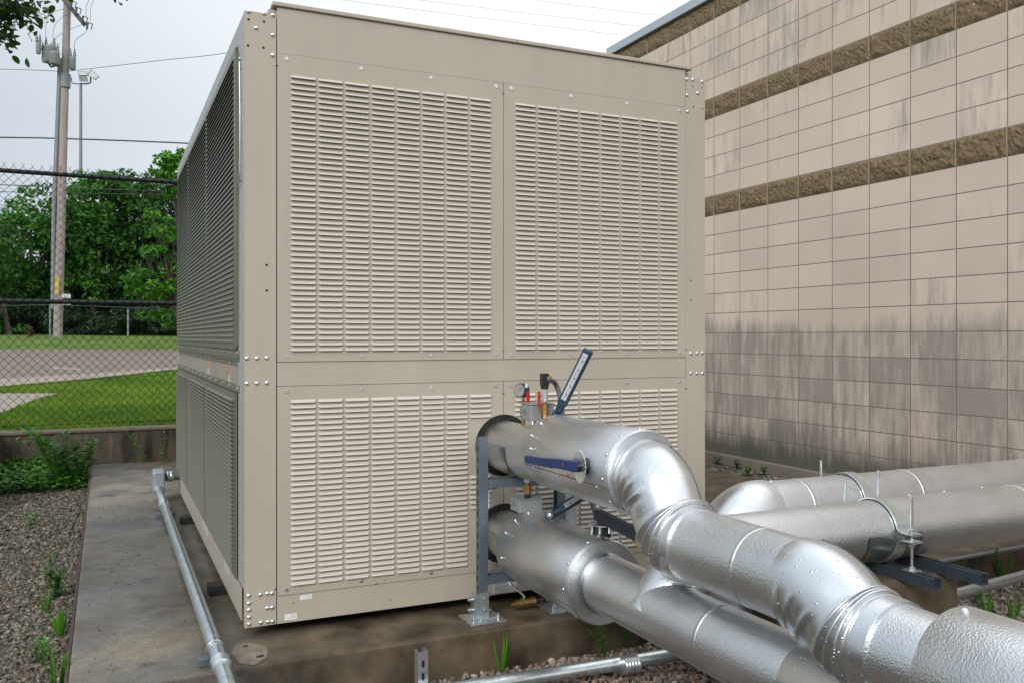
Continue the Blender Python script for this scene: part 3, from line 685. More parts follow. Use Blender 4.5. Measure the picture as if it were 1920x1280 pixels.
b = MB(); b.cyl((hx-.071, hc.y+.035, hc.z+.004), (hx-.073, hc.y+.035, hc.z+.004), .005, 10, smooth=False); b.cyl((hx-.06, hc.y+.02, hc.z-.028), (hx-.06, hc.y+.02, hc.z-.036), .005, 8); b.build('rivet', [redp], hb)
# handle on the lower valve
hc = V((1.245, -.80, zb+vrb))
b = MB(); b.cyl(hc-V((0,0,.02)), hc+V((0,0,.028)), .035, 20, mi=1); b.cyl(hc+V((0,0,.029)), hc+V((0,0,.033)), .055, 36, smooth=False); b.cyl(hc+V((0,0,.034)), hc+V((0,0,.055)), .018, 16, mi=1)
for k in range(6): a = k; b.cyl(hc+V((.04*math.cos(a), .04*math.sin(a), .0)), hc+V((.04*math.cos(a), .04*math.sin(a), .03)), .006, 8)
b.build('notch_plate', [galv, blackp], pb)
b = MB(); a0 = hc+V((0, .03, .062)); a1 = at(1227, 1018, x=1.21); d = (a1-a0).normalized(); sd_ = d.cross(V((0,0,1))).normalized(); up = sd_.cross(d)
b.obox((a0+a1)/2, d*((a1-a0).length/2), sd_*.018, up*.021); b.build('valve_handle', navyd, pb, bevel=.004)
b = MB(); tp = a0.lerp(a1, .62)-up*.018
b.sweep(smoothp([tp, tp+V((.02,-.02,-.03)), tp+V((.05,-.06,-.035)), tp+V((.08,-.08,-.05)), tp+V((.10,-.10,-.045))], 24), lambda i, th, u: .0035+.003*abs(math.cos(th)), n=8); b.build('yellow_strap', yel, pb)
# grey box on the far stand post
c = at(1079, 945, y=-.10)
b = MB(); b.box(1.415, 1.49, -.16, -.07, c.z-.075, c.z+.06); o = b.build('control_box', M('pale_box', (.36, .38, .39), .5, var=.05), bevel=.004); tag(o, 'plain pale grey box fixed beside the rear post, below the upper pipe', 'box')
# brass drain valve with white lever
dv = thing('drain_valve', (1.22, -.12, .0), 'small brass drain valve with white lever low beneath the lower pipe', 'valve')
p = at(982, 1129, y=-.14)
b = MB(); X = V((.93, -.12, .07)).normalized()
b.sweep([p-X*.062, p-X*.050, p-X*.048, p-X*.035, p-X*.033, p-X*.016, p-X*.014, p+X*.014, p+X*.016, p+X*.036, p+X*.038, p+X*.055], [.010,.010,.015,.015,.019,.019,.022,.022,.018,.018,.022,.022], n=8, smooth=False); b.build('valve_body', brass, dv)
b = MB(); b.sweep([p+X*.056, p+X*.13], .014, n=12); b.build('dark_nipple', blackp, dv)
b = MB(); b.cyl(p, p+V((0,0,.03)), .006, 10); b.build('valve_stem', zinc, dv)
b = MB(); q0 = p+V((0,0,.034)); q1 = at(955, 1092, y=-.2); d = (q1-q0); b.obox(q0+d*.5, d*.5, V((0,.9,.3)).normalized()*.017, d.cross(V((0,.9,.3))).normalized()*.002, 0)
b.obox(q0+d*.6+V((-.0,-.001,.0035)), d*.22, V((0,.9,.3)).normalized()*.006, d.cross(V((0,.9,.3))).normalized()*.001, 1); b.build('white_lever', [white, inkb], dv)

# ------------------------------------------------------------------ conduits
def coupling(b, p, d, r, l=.05, rings=4, mi=0):
    p, d = V(p), V(d).normalized(); n = rings*4+1
    b.sweep([p-d*l/2+d*l*i/(n-1) for i in range(n)], [r+(.008 if i % 4 in (1, 2) else .003) for i in range(n)], n=28, mi=mi)
lc = thing('electrical_conduit', (-.14, 1.5, 0), 'shiny steel conduit running along the left side of the unit to a grey elbow box', 'conduit')
RCN = .0285; zc_ = .062
a = V((-.150, 2.95, zc_)); e = V((-.142, -.16, zc_)); f0 = V((-.142, -.20, zc_))
b = MB(); b.sweep([a, e], RCN, n=32); b.build('conduit_run', galv, lc)
for p_, d_, l_, k_ in (((-.142, -.42, zc_-.001), (0,1,0), .085, 4), ((-.150, 2.98, zc_), (0,1,.1), .12, 3), ((-.16, 3.42, .095), (0,1,.1), .07, 2)):
    b = MB(); coupling(b, p_, d_, RCN, l_, k_); b.build('coupling', galv, lc)
b = MB(); b.sweep([e+V((0,.001,0)), (-.142, -.42, zc_-.002), (-.143, -.62, zc_-.005), (-.143, -.9, zc_-.03)], RCN-.001, n=32); b.build('conduit_run', galv, lc)
b = MB(); b.sweep(smoothp([(-.150,2.96,zc_),(-.151,3.05,zc_+.004),(-.158,3.2,zc_+.02),(-.162,3.45,zc_+.035)], 20), RCN, n=28); b.build('conduit_run', galv, lc)
b = MB(); b.box(-.20, -.115, 3.42, 3.62, .07, .235); b.build('elbow_box', M('elbow_box_grey', (.33, .36, .40), .4, metal=.3, var=.05), lc, bevel=.012)
b = MB(); b.sweep([(-.13, 3.56, .175), (.01, 3.56, .175)], .032, n=24, mi=0); coupling(b, (-.07, 3.56, .175), (1,0,0), .034, .05, 2, mi=1); b.build('box_connector', [M('dark_nipple', (.10,.10,.11), .5), galv], lc)
for y in (2.83, -.235):
    b = MB(); b.box(-.205, -.085, y-.02, y+.02, .0015, zc_-RCN-.001); sb = b.build('strut_block', strutm, lc, bevel=.002)
    b = MB(); b.sweep([(-.142+(RCN+.002)*math.cos(R(-20+i*11)), y, zc_+(RCN+.002)*math.sin(R(-20+i*11))) for i in range(21)], .0022, n=6)
    for s_ in (-1, 1): b.cyl((-.142+.006*s_, y+.002, zc_+RCN), (-.142+.006*s_, y+.002, zc_+RCN+.022), .002, 6)
    b.sweep([(-.142-(RCN+.004), y, zc_+.01), (-.142-(RCN+.006), y, .045)], .003, n=6); b.build('conduit_strap', galv, sb)
gc_ = thing('electrical_conduit', (1.7, -.65, -.14), 'steel conduit with ribbed coupling lying on gravel in front of the pad', 'conduit')
P = [(.35,-.60,-.10), (1.2,-.640,-.10), (1.76,-.663,-.10), (3.47,-.645,-.06), (4.6,-.49,-.06), (6.5,-.3,-.06)]
b = MB(); b.sweep(densify(P, 60), .0285, n=32); b.build('conduit_run', galv, gc_)
b = MB(); coupling(b, at(1182, 1245, z=-.10), (1,-.03,0), .0285, .075, 5); b.build('coupling', galv, gc_)
tcn = thing('electrical_conduit', (3, -.35, -.02), 'thin grey conduit running along the front edge of the pad', 'conduit')
b = MB(); b.sweep([(1.9,-.375,.015), (2.25,-.372,.012)], .0125, n=20); coupling(b, (2.235,-.372,.012), (1,0,0), .0125, .03, 1); b.build('conduit_run', galv, tcn)
b = MB(); b.sweep([(2.26,-.371,.012), (3.3,-.345,.0), (6,-.2,.0)], .0125, n=20); b.build('conduit_run', pvc, tcn)

# ------------------------------------------------------------------ pad, ground
def concrete(name, base, stains, wet=True):
    m = M(name, base, .72, var=.16, vs=3.5, bump=.3, bs=130); t, L, bs_ = nodes(m)
    co = new(t, 'ShaderNodeTexCoord'); src = bs_.inputs['Base Color'].links[0].from_socket
    for (sc_, lo_, hi, col, seed) in stains:
        n = new(t, 'ShaderNodeTexNoise'); n.inputs['Scale'].default_value = sc_; n.inputs['Detail'].default_value = 7; n.inputs['Roughness'].default_value = .55; n.noise_dimensions = '4D'; n.inputs['W'].default_value = seed
        L(co.outputs['Object'], n.inputs['Vector'])
        mr = new(t, 'ShaderNodeMapRange'); L(n.outputs['Fac'], mr.inputs[0]); mr.inputs[1].default_value = lo_; mr.inputs[2].default_value = hi
        mixn = new(t, 'ShaderNodeMixRGB'); L(mr.outputs[0], mixn.inputs[0]); L(src, mixn.inputs[1]); mixn.inputs[2].default_value = (*col, 1); src = mixn.outputs[0]
    sp_ = new(t, 'ShaderNodeTexNoise'); sp_.inputs['Scale'].default_value = 150; sp_.inputs['Detail'].default_value = 3; L(co.outputs['Object'], sp_.inputs['Vector'])
    sm_ = new(t, 'ShaderNodeTexNoise'); sm_.inputs['Scale'].default_value = 22; sm_.inputs['Detail'].default_value = 8; sm_.inputs['Roughness'].default_value = .8; L(co.outputs['Object'], sm_.inputs['Vector'])
    sa = new(t, 'ShaderNodeMath', operation='ADD'); L(sp_.outputs['Fac'], sa.inputs[0]); L(sm_.outputs['Fac'], sa.inputs[1])
    sr = new(t, 'ShaderNodeMapRange'); L(sa.outputs[0], sr.inputs[0]); sr.inputs[1].default_value = .7; sr.inputs[2].default_value = 1.3; sr.inputs[3].default_value = .62; sr.inputs[4].default_value = 1.38
    hv = new(t, 'ShaderNodeHueSaturation'); L(src, hv.inputs['Color']); L(sr.outputs[0], hv.inputs['Value']); src = hv.outputs[0]
    L(src, bs_.inputs['Base Color'])
    n = new(t, 'ShaderNodeTexNoise'); n.inputs['Scale'].default_value = 1.7; L(co.outputs['Object'], n.inputs['Vector'])
    mr = new(t, 'ShaderNodeMapRange'); L(n.outputs['Fac'], mr.inputs[0]); mr.inputs[1].default_value = .4; mr.inputs[2].default_value = .6; mr.inputs[3].default_value = .35; mr.inputs[4].default_value = .8
    L(mr.outputs[0], bs_.inputs['Roughness'])
    return m
padm = concrete('pad_concrete', (.135, .123, .106), [(1.3, .48, .60, (.070,.066,.058), 1), (1.6, .51, .62, (.215,.185,.135), 4.3), (1.1, .60, .72, (.075,.052,.028), 8), (9, .55, .75, (.17,.16,.14), 11), (4, .60, .70, (.05,.048,.045), 15)])
# front strip of the pad is brown with algae, mixed in by position
t, L, bs_ = nodes(padm); src = bs_.inputs['Base Color'].links[0].from_socket
geo = new(t, 'ShaderNodeNewGeometry'); sx_ = new(t, 'ShaderNodeSeparateXYZ'); L(geo.outputs['Position'], sx_.inputs[0])
n = new(t, 'ShaderNodeTexNoise'); n.inputs['Scale'].default_value = 3; L(geo.outputs['Position'], n.inputs['Vector'])
ad_ = new(t, 'ShaderNodeMath', operation='MULTIPLY_ADD'); L(n.outputs['Fac'], ad_.inputs[0]); ad_.inputs[1].default_value = .9; L(sx_.outputs['X'], ad_.inputs[2])
mr = new(t, 'ShaderNodeMapRange'); L(ad_.outputs[0], mr.inputs[0]); mr.inputs[1].default_value = .15; mr.inputs[2].default_value = .6
mul = new(t, 'ShaderNodeMath', operation='MULTIPLY'); L(mr.outputs[0], mul.inputs[0]); mul.inputs[1].default_value = 1.0
brn = new(t, 'ShaderNodeTexNoise'); brn.inputs['Scale'].default_value = 5; brn.inputs['Detail'].default_value = 8; L(geo.outputs['Position'], brn.inputs['Vector'])
rp = new(t, 'ShaderNodeValToRGB'); L(brn.outputs['Fac'], rp.inputs[0])
rp.color_ramp.elements[0].position = .35; rp.color_ramp.elements[0].color = (.035,.027,.014,1); rp.color_ramp.elements[1].position = .68; rp.color_ramp.elements[1].color = (.155,.118,.076,1)
mm = new(t, 'ShaderNodeMixRGB'); L(mul.outputs[0], mm.inputs[0]); L(src, mm.inputs[1]); L(rp.outputs[0], mm.inputs[2]); L(mm.outputs[0], bs_.inputs['Base Color'])
b = MB(); b.box(-.652, 4.76, -.31, 5.86, -.45, 0)
pad = b.build('concrete_pad', padm, bevel=.012); tag(pad, kind='structure')
b = MB(); b.box(-.665, -.653, -.33, 5.85, -.3, -.006); o = b.build('pad_edge_strip', M('edge_strip', (.065,.04,.036), .8, var=.2, vs=10)); tag(o, kind='structure')
# pale bolted patch near the corner
c = at(468, 1224, z=0)
b = MB(); vs = []; nn = 36
for k, (s_, zz) in enumerate(((1.5, .0015), (1.0, .003), (.7, .006))):
    for i in range(nn): a = 2*math.pi*i/nn; w2 = 1+.07*math.sin(3*a+1)+.04*math.sin(7*a); vs.append((c.x+.045*s_*w2*math.cos(a), c.y+.085*s_*w2*math.sin(a), zz))
fs = [(k*nn+i, k*nn+(i+1) % nn, (k+1)*nn+(i+1) % nn, (k+1)*nn+i) for k in range(2) for i in range(nn)]+[tuple(range(2*nn, 3*nn))]
b.add(vs, fs, 0, True); pm = b.build('grout_patch', M('grout', (.13,.105,.075), .8, col2=(.27,.225,.17), vs=14, detail=9, bump=.4)); tag(pm, 'pale grout patch with two rusty bolt holes near the corner of the pad', 'grout patch')
b = MB(); b.cyl((c.x-.005, c.y+.075, .003), (c.x-.005, c.y+.075, .007), .009, 10, smooth=False); b.obox((c.x+.03, c.y-.062, .005), (.014,.003,0), (-.001,.005,0), (0,0,.002)); b.build('bolt_hole', M('hole_dark', (.03,.02,.015), .8), pm)
# twigs and leaf bits on the pad
b = MB()
for i in range(70):
    x, y = rnd.uniform(-.6, -.20), rnd.uniform(-.2, 3.6); a = rnd.uniform(0, 6.3); l = rnd.uniform(.002, .009)
    b.obox((x, y, .0025), (l*math.cos(a), l*math.sin(a), 0), (-.0013*math.sin(a), .0013*math.cos(a), 0), (0, 0, .0008))
o = b.build('leaf_litter', M('litter', (.03,.022,.015), .9)); tag(o, 'dark bits of leaf and twig scattered over the pad', 'litter', kind='stuff')

# terrain -------------------------------------------------------------
def hgt(x, y):
    pts = [(-60, -.17), (5.9, -.17), (6.0, .30), (10, .41), (14, .56), (16.5, .66), (24.5, .87), (28, 1.08), (31, 1.24), (40, 1.45), (60, 1.6), (300, 2.5)]
    for (a, ha), (c_, hc_) in zip(pts, pts[1:]):
        if y <= c_: u = (y-a)/(c_-a); return ha+(hc_-ha)*u
    return 2.5
grav = M('gravel_bed', (.03,.026,.02), .9, col2=(.10,.085,.065), vs=60, bump=1, bs=80, bdist=.01)
b = MB(); b.add([(-300,-60,-.19),(300,-60,-.19),(300,5.95,-.19),(-300,5.95,-.19)], [(0,1,2,3)])
o = b.build('ground', grav); tag(o, kind='structure')
b = MB(); b.add([(-1.6,-2,-.10),(-.673,-2,-.10),(-.673,5.9,-.085),(-1.6,5.9,-.085)], [(0,1,2,3)]); b.add([(4.762,-.1,-.03),(5.19,-.1,-.03),(5.19,5.9,-.03),(4.762,5.9,-.03)], [(0,1,2,3)])
o = b.build('gravel_strip', grav); tag(o, kind='structure')
lawnm = M('lawn', (.032,.115,.006), .9, col2=(.15,.20,.012), vs=.9, detail=9, bump=1, bs=40, bdist=.03)
b = MB(); ys = [5.96, 7, 8, 10, 12, 14, 16.5, 20, 24.5, 28, 31, 35, 40, 60, 300]; xs = [-300, -40, -10, -5, 0, 5, 10, 40, 300]
vs = [(x, y, hgt(x, max(y, 6))) for y in ys for x in xs]; nx = len(xs)
b.add(vs, [(i*nx+j, i*nx+j+1, (i+1)*nx+j+1, (i+1)*nx+j) for i in range(len(ys)-1) for j in range(nx-1)], 0, True)
o = b.build('lawn_ground', lawnm); tag(o, kind='structure')
def strip(name, m, edge0, edge1, dz):
    """sheet between two polylines laid on the terrain"""
    b = MB(); n = 40; vs = []
    A = densify([(x, y, 0) for x, y in edge0], n); B_ = densify([(x, y, 0) for x, y in edge1], n)
    k = 8
    for i in range(n):
        for j in range(k+1): p = A[i].lerp(B_[i], j/k); vs.append((p.x, p.y, hgt(p.x, p.y)+dz))
    b.add(vs, [(i*(k+1)+j, (i+1)*(k+1)+j, (i+1)*(k+1)+j+1, i*(k+1)+j+1) for i in range(n-1) for j in range(k)], 0, True)
    o = b.build(name, m); tag(o, kind='structure'); return o
asph = M('asphalt', (.175,.138,.118), .85, var=.12, vs=2, bump=.4, bs=100)
walkm = M('path_concrete', (.27,.235,.195), .85, var=.12, vs=3, bump=.2)
def gnd(px, py):
    r = at(px, py, t=1)-CAM; lo_, hi_ = 8.0, 70.0
    for _ in range(50):
        m_ = (lo_+hi_)/2; p = CAM+r*m_
        if p.z > hgt(p.x, p.y): lo_ = m_
        else: hi_ = m_
    return (p.x, p.y)
far = [gnd(-400, 655), gnd(0, 655), gnd(170, 655), gnd(340, 656), gnd(1200, 656)]
near = [gnd(-400, 745), gnd(0, 712), gnd(170, 703), gnd(340, 689), gnd(1200, 668)]
strip('road', asph, far, near, .01)
near2 = [gnd(-400, 770), gnd(0, 727), gnd(170, 712), gnd(340, 693), gnd(1200, 670)]
strip('kerb', walkm, near, near2, .03)
strip('path', walkm, [gnd(-300, 738), gnd(0, 738), gnd(112, 738)], [gnd(-300, 800), gnd(0, 777), gnd(70, 749)], .012)
b = MB(); q = [gnd(100, 689), gnd(150, 692), gnd(150, 694), gnd(96, 691)]; b.add([(x, y, hgt(x, y)+.016) for x, y in q], [(3,2,1,0)]); o = b.build('road_marking', M('worn_paint', (.35,.31,.25), .8)); tag(o, kind='structure')
# pebbles
def pebbles(name, regions, seed, mats):
    rng = np.random.default_rng(seed)
    ico = np.array([(0,0,1),(.894,0,.447),(.276,.851,.447),(-.724,.526,.447),(-.724,-.526,.447),(.276,-.851,.447),(.724,.526,-.447),(-.276,.851,-.447),(-.894,0,-.447),(-.276,-.851,-.447),(.724,-.526,-.447),(0,0,-1)])
    F = np.array([(0,1,2),(0,2,3),(0,3,4),(0,4,5),(0,5,1),(1,6,2),(2,7,3),(3,8,4),(4,9,5),(5,10,1),(6,7,2),(7,8,3),(8,9,4),(9,10,5),(10,6,1),(11,7,6),(11,8,7),(11,9,8),(11,10,9),(11,6,10)])
    VS = []; FS = []; MI = []; base = 0
    for (x0, x1, y0, y1, z, n, s0, s1) in regions:
        c = np.stack([rng.uniform(x0, x1, n), rng.uniform(y0, y1, n), z+rng.uniform(-.004, .010, n)], 1)
        s = rng.uniform(s0, s1, n)**1.0
        q = rng.normal(size=(n, 4)); q /= np.linalg.norm(q, axis=1)[:, None]; w_, x, y, zz = q.T
        Rm = np.stack([1-2*(y*y+zz*zz), 2*(x*y-zz*w_), 2*(x*zz+y*w_), 2*(x*y+zz*w_), 1-2*(x*x+zz*zz), 2*(y*zz-x*w_), 2*(x*zz-y*w_), 2*(y*zz+x*w_), 1-2*(x*x+y*y)], 1).reshape(n, 3, 3)
        st_ = np.stack([np.ones(n), rng.uniform(.6, .95, n), rng.uniform(.4, .75, n)], 1)
        v = ico[None]*(1+rng.normal(scale=.13, size=(n, 12, 1)))*st_[:, None]*s[:, None, None]
        v = np.einsum('nij,nkj->nki', Rm, v)*np.array([1, 1, .8])+c[:, None]
        VS.append(v.reshape(-1, 3)); FS.append((F[None]+(np.arange(n)*12)[:, None, None]+base).reshape(-1, 3)); MI.append(np.repeat(rng.choice(len(mats), n, p=[.36,.26,.2,.12,.06]), 20)); base += n*12
    me = bpy.data.meshes.new(name); me.from_pydata(np.concatenate(VS).tolist(), [], np.concatenate(FS).tolist())
    for m in mats: me.materials.append(m)
    me.polygons.foreach_set('material_index', np.concatenate(MI).astype(np.int32)); me.update()
    o = link(name, me); return o
pm_ = [M('stone_a', (.085,.073,.052), .7, var=.35, vs=40), M('stone_b', (.15,.13,.095), .7, var=.3, vs=40), M('stone_c', (.06,.054,.042), .7, var=.3, vs=40), M('stone_d', (.25,.22,.17), .7, var=.3, vs=40), M('stone_e', (.13,.07,.035), .7, var=.3, vs=40)]
o = pebbles('gravel', [(-1.5,-.675,-.8,2.6,-.095,15000,.008,.017), (-1.6,-.675,2.6,4.9,-.085,7000,.008,.017), (4.77,5.1,.3,5,-.025,3500,.012,.028)], 3, pm_)
tag(o, 'dark brown and grey gravel stones left of the pad and along the block wall', 'gravel', kind='stuff')
pf_ = [M('stone_f', (.17,.13,.105), .7, var=.35, vs=40), M('stone_g', (.24,.19,.16), .7, var=.3, vs=40), M('stone_h', (.10,.08,.065), .7, var=.3, vs=40), M('stone_i', (.33,.28,.24), .7, var=.3, vs=40), M('stone_j', (.24,.14,.08), .7, var=.3, vs=40)]
o = pebbles('gravel', [(.0,2.6,-1.9,-.335,-.178,17000,.009,.019), (2.5,5.1,-1.6,-.335,-.178,13000,.010,.019)], 6, pf_)
tag(o, 'pinkish grey gravel stones under the pipes in front of the pad', 'gravel', kind='stuff')

# ------------------------------------------------------------------ block building
def cmu():
    m = M('masonry_block', (.60,.50,.42), .85, var=.07, vs=1.2, bump=.22, bs=160); t, L, bs_ = nodes(m)
    geo = new(t, 'ShaderNodeNewGeometry'); sep_ = new(t, 'ShaderNodeSeparateXYZ'); L(geo.outputs['Position'], sep_.inputs[0])
    def math_(op, a, b_=None, c_=None):
        n = new(t, 'ShaderNodeMath', operation=op)
        for i, q in enumerate((a, b_, c_)):
            if q is None: continue
            if isinstance(q, (int, float)): n.inputs[i].default_value = q
            else: L(q, n.inputs[i])
        return n.outputs[0]
    Y, Z = sep_.outputs['Y'], sep_.outputs['Z']
    u = math_('DIVIDE', math_('SUBTRACT', Y, .331), .4079); v = math_('DIVIDE', math_('SUBTRACT', Z, 1.298-.2032*20), .2032)
    fu, fv = math_('FRACT', u), math_('FRACT', v); cu, cv = math_('FLOOR', u), math_('FLOOR', v)
    du = math_('MULTIPLY', math_('MINIMUM', fu, math_('SUBTRACT', 1, fu)), .4079); dv_ = math_('MULTIPLY', math_('MINIMUM', fv, math_('SUBTRACT', 1, fv)), .2032)
    dj = math_('MINIMUM', du, dv_)
    jn = new(t, 'ShaderNodeMapRange'); L(dj, jn.inputs[0]); jn.inputs[1].default_value = .0022; jn.inputs[2].default_value = .0045
    cell = new(t, 'ShaderNodeCombineXYZ'); L(cu, cell.inputs[0]); L(cv, cell.inputs[1])
    wn_ = new(t, 'ShaderNodeTexWhiteNoise', noise_dimensions='3D'); L(cell.outputs[0], wn_.inputs['Vector'])
    src = bs_.inputs['Base Color'].links[0].from_socket
    def mixc(fac, a, colr):
        n = new(t, 'ShaderNodeMixRGB'); L(fac, n.inputs[0]); L(a, n.inputs[1])
        if isinstance(colr, tuple): n.inputs[2].default_value = (*colr, 1)
        else: L(colr, n.inputs[2])
        return n.outputs[0]
    hsv = new(t, 'ShaderNodeHueSaturation'); L(src, hsv.inputs['Color']); L(math_('MULTIPLY_ADD', wn_.outputs['Value'], .13, .93), hsv.inputs['Value']); src = hsv.outputs[0]
    # vertical streak stains; per-block strength; heavier on the lowest courses
    mp = new(t, 'ShaderNodeMapping'); L(geo.outputs['Position'], mp.inputs[0]); mp.inputs['Scale'].default_value = (1, 8, 1.2)
    n1 = new(t, 'ShaderNodeTexNoise'); n1.inputs['Scale'].default_value = 1.6; n1.inputs['Detail'].default_value = 9; n1.inputs['Roughness'].default_value = .72; L(mp.outputs[0], n1.inputs['Vector'])
    n2 = new(t, 'ShaderNodeTexNoise'); n2.inputs['Scale'].default_value = .7; n2.inputs['Detail'].default_value = 3; L(geo.outputs['Position'], n2.inputs['Vector'])
    low = new(t, 'ShaderNodeMapRange'); L(Z, low.inputs[0]); low.inputs[1].default_value = 1.50; low.inputs[2].default_value = 1.28; low.inputs[3].default_value = 0; low.inputs[4].default_value = .37
    high = new(t, 'ShaderNodeMapRange'); L(Z, high.inputs[0]); high.inputs[1].default_value = 2.3; high.inputs[2].default_value = 4.2; high.inputs[3].default_value = 0; high.inputs[4].default_value = .16
    s = math_('ADD', math_('MULTIPLY', n1.outputs['Fac'], 1.0), math_('MULTIPLY', n2.outputs['Fac'], .55))
    s = math_('ADD', s, math_('MULTIPLY', math_('POWER', wn_.outputs['Value'], 2.0), .22)); s = math_('ADD', s, low.outputs[0]); s = math_('ADD', s, high.outputs[0])
    st_ = new(t, 'ShaderNodeMapRange'); L(s, st_.inputs[0]); st_.inputs[1].default_value = .99; st_.inputs[2].default_value = 1.32; st_.inputs[3].default_value = 0; st_.inputs[4].default_value = .78
    src = mixc(st_.outputs[0], src, (.21,.195,.175))
    # foot of the wall: dark wet and green growth
    ft = new(t, 'ShaderNodeMapRange'); L(math_('ADD', Z, math_('MULTIPLY', n1.outputs['Fac'], -.55)), ft.inputs[0]); ft.inputs[1].default_value = .24; ft.inputs[2].default_value = -.12; ft.inputs[3].default_value = 0; ft.inputs[4].default_value = .75
    src = mixc(ft.outputs[0], src, (.105,.092,.080))
    gn = new(t, 'ShaderNodeMapRange'); L(math_('ADD', Z, math_('MULTIPLY', n1.outputs['Fac'], -.28)), gn.inputs[0]); gn.inputs[1].default_value = .16; gn.inputs[2].default_value = .02; gn.inputs[3].default_value = 0; gn.inputs[4].default_value = .65
    src = mixc(gn.outputs[0], src, (.055,.07,.045))
    src2 = mixc(jn.outputs[0], new_rgb(t, (.21,.19,.15)), src); L(src2, bs_.inputs['Base Color'])
    bp0 = bs_.inputs['Normal'].links[0].from_node
    bp = new(t, 'ShaderNodeBump'); bp.inputs['Strength'].default_value = 1; bp.inputs['Distance'].default_value = .004; L(jn.outputs[0], bp.inputs['Height']); L(bp0.outputs[0], bp.inputs['Normal']); L(bp.outputs[0], bs_.inputs['Normal'])
    return m
def new_rgb(t, c):
    n = t.nodes.new('ShaderNodeRGB'); n.outputs[0].default_value = (*c, 1); return n.outputs[0]
WX, WY0, WY1, WT = 5.19, -5.0, 5.62, 4.752
bl = thing('block_building', (9, .4, -.2), 'tan concrete block building with three dark split face bands and metal coping', 'building')
b = MB(); b.box(WX, 14, WY0, WY1, -.4, WT); b.build('block_wall', cmu(), bl)
split = M('split_face_block', (.105,.072,.038), .95, col2=(.25,.18,.11), vs=34, detail=9, bump=.9, bs=90, bdist=.006)
def band(k):
    z0 = 1.298+k*.2032; b = MB(); rng = np.random.default_rng(k)
    y = .331-.4079*13
    while y < WY1-.1:
        ya, yb, za, zb_ = y+.005, min(y+.4079-.005, WY1), z0+.005, z0+.2032-.005
        nu, nv = 20, 10; g_ = rng.normal(scale=.004, size=(nv+1, nu+1)); g2 = rng.normal(scale=.010, size=(4, 6))
        vs = []
        for j in range(nv+1):
            for i in range(nu+1):
                u, v_ = i/nu*5, j/nv*3; a, c_ = min(int(u), 4), min(int(v_), 2); fu, fv = u-a, v_-c_
                big = (g2[c_, a]*(1-fu)+g2[c_, a+1]*fu)*(1-fv)+(g2[c_+1, a]*(1-fu)+g2[c_+1, a+1]*fu)*fv
                edge = min(1, min(i, nu-i, j*1.2, (nv-j)*1.2)/2.0)
                vs.append((WX-.003-edge*(.012+big*.7+g_[j, i]*.7), ya+(yb-ya)*i/nu, za+(zb_-za)*j/nv))
        b.add(vs, [(j*(nu+1)+i, (j+1)*(nu+1)+i, (j+1)*(nu+1)+i+1, j*(nu+1)+i+1) for j in range(nv) for i in range(nu)], 0, False)
        y += .4079
    b2 = MB()
    b.build('split_face_band', split, bl)
for k in (6, 11, 16): band(k)
b = MB(); b.box(WX-.05, 14.05, WY0-.05, WY1+.05, WT+.002, WT+.10); b.build('coping', coping, bl, bevel=.004)
b = MB(); b.box(WX-.045, WX-.001, WY0, WY1, -.4, .075); b.build('footing', M('footing', (.20,.17,.135), .85, var=.15, vs=4, bump=.3), bl, bevel=.01)

# ------------------------------------------------------------------ retaining wall and fence
rw = concrete('retaining_concrete', (.075,.060,.042), [(2.2, .48, .62, (.020,.015,.010), 2), (4, .58, .70, (.14,.10,.075), 6)])
t, L, bs_ = nodes(rw)
for n in t.nodes:
    if n.type == 'TEX_NOISE' and n.noise_dimensions == '4D':
        mp = new(t, 'ShaderNodeMapping'); mp.inputs['Scale'].default_value = (3.5, 3.5, .5); co = new(t, 'ShaderNodeTexCoord'); L(co.outputs['Object'], mp.inputs[0]); L(mp.outputs[0], n.inputs['Vector'])
ret = thing('retaining_wall', (0, 6, -.2), 'low stained concrete retaining wall below the chain link fence', 'wall')
b = MB(); b.box(-1.75, 5.1, 5.88, 6.08, -.4, .315); b.box(-1.75, -1.47, 3.9, 5.875, -.4, .30); b.build('wall_body', rw, ret, bevel=.01)
b = MB(); b.box(-1.76, 5.1, 5.865, 6.09, .3155, .345); b.box(-1.76, -1.46, 3.9, 5.862, .301, .33); b.build('wall_cap', M('cap_concrete', (.12,.09,.065), .8, var=.25, vs=8, bump=.3), ret, bevel=.008)
FY = 5.98
fe = thing('chain_link_fence', (0, FY, .34), 'tall black chain link fence standing on the low retaining wall', 'fence')
def rail(z): b = MB(); b.sweep([(-6, FY, z), (5, FY, z)], .0225, n=16); return b
rail(2.865).build('top_rail', fenceb, fe); rail(1.605).build('middle_rail', fenceb, fe)
for x in (-3.6, 1.4, 4.4): b = MB(); b.cyl((x, FY+.03, .3), (x, FY+.03, 2.9), .03, 16); b.build('fence_post', fenceb, fe)
b = MB(); a_ = .0405; hh = .0405; nz = 63; wr = .0034
for i in range(-75, 62):
    pts_ = []
    for k in range(nz+1):
        x = i*a_+(a_ if (k+i) % 2 else 0); z = .36+k*hh; pts_.append((x, FY-.026+(.003 if k % 2 else -.003), z))
    vs = []
    for p in pts_:
        for j in range(3): an = 2*math.pi*j/3; vs.append((p[0]+wr*math.cos(an), p[1]+wr*math.sin(an), p[2]))
    b.add(vs, [(k*3+j, k*3+(j+1) % 3, (k+1)*3+(j+1) % 3, (k+1)*3+j) for k in range(nz) for j in range(3)], 0, True)
    if i % 2 == 0:   # twisted barbs above the rail
        x = pts_[-1][0]; z = pts_[-1][2]
        for s_ in (-1, 1): b.cyl((x, FY-.026, z), (x+s_*.014, FY-.026, z+.03), .002, 3)
b.build('chain_link', mesh_m, fe)
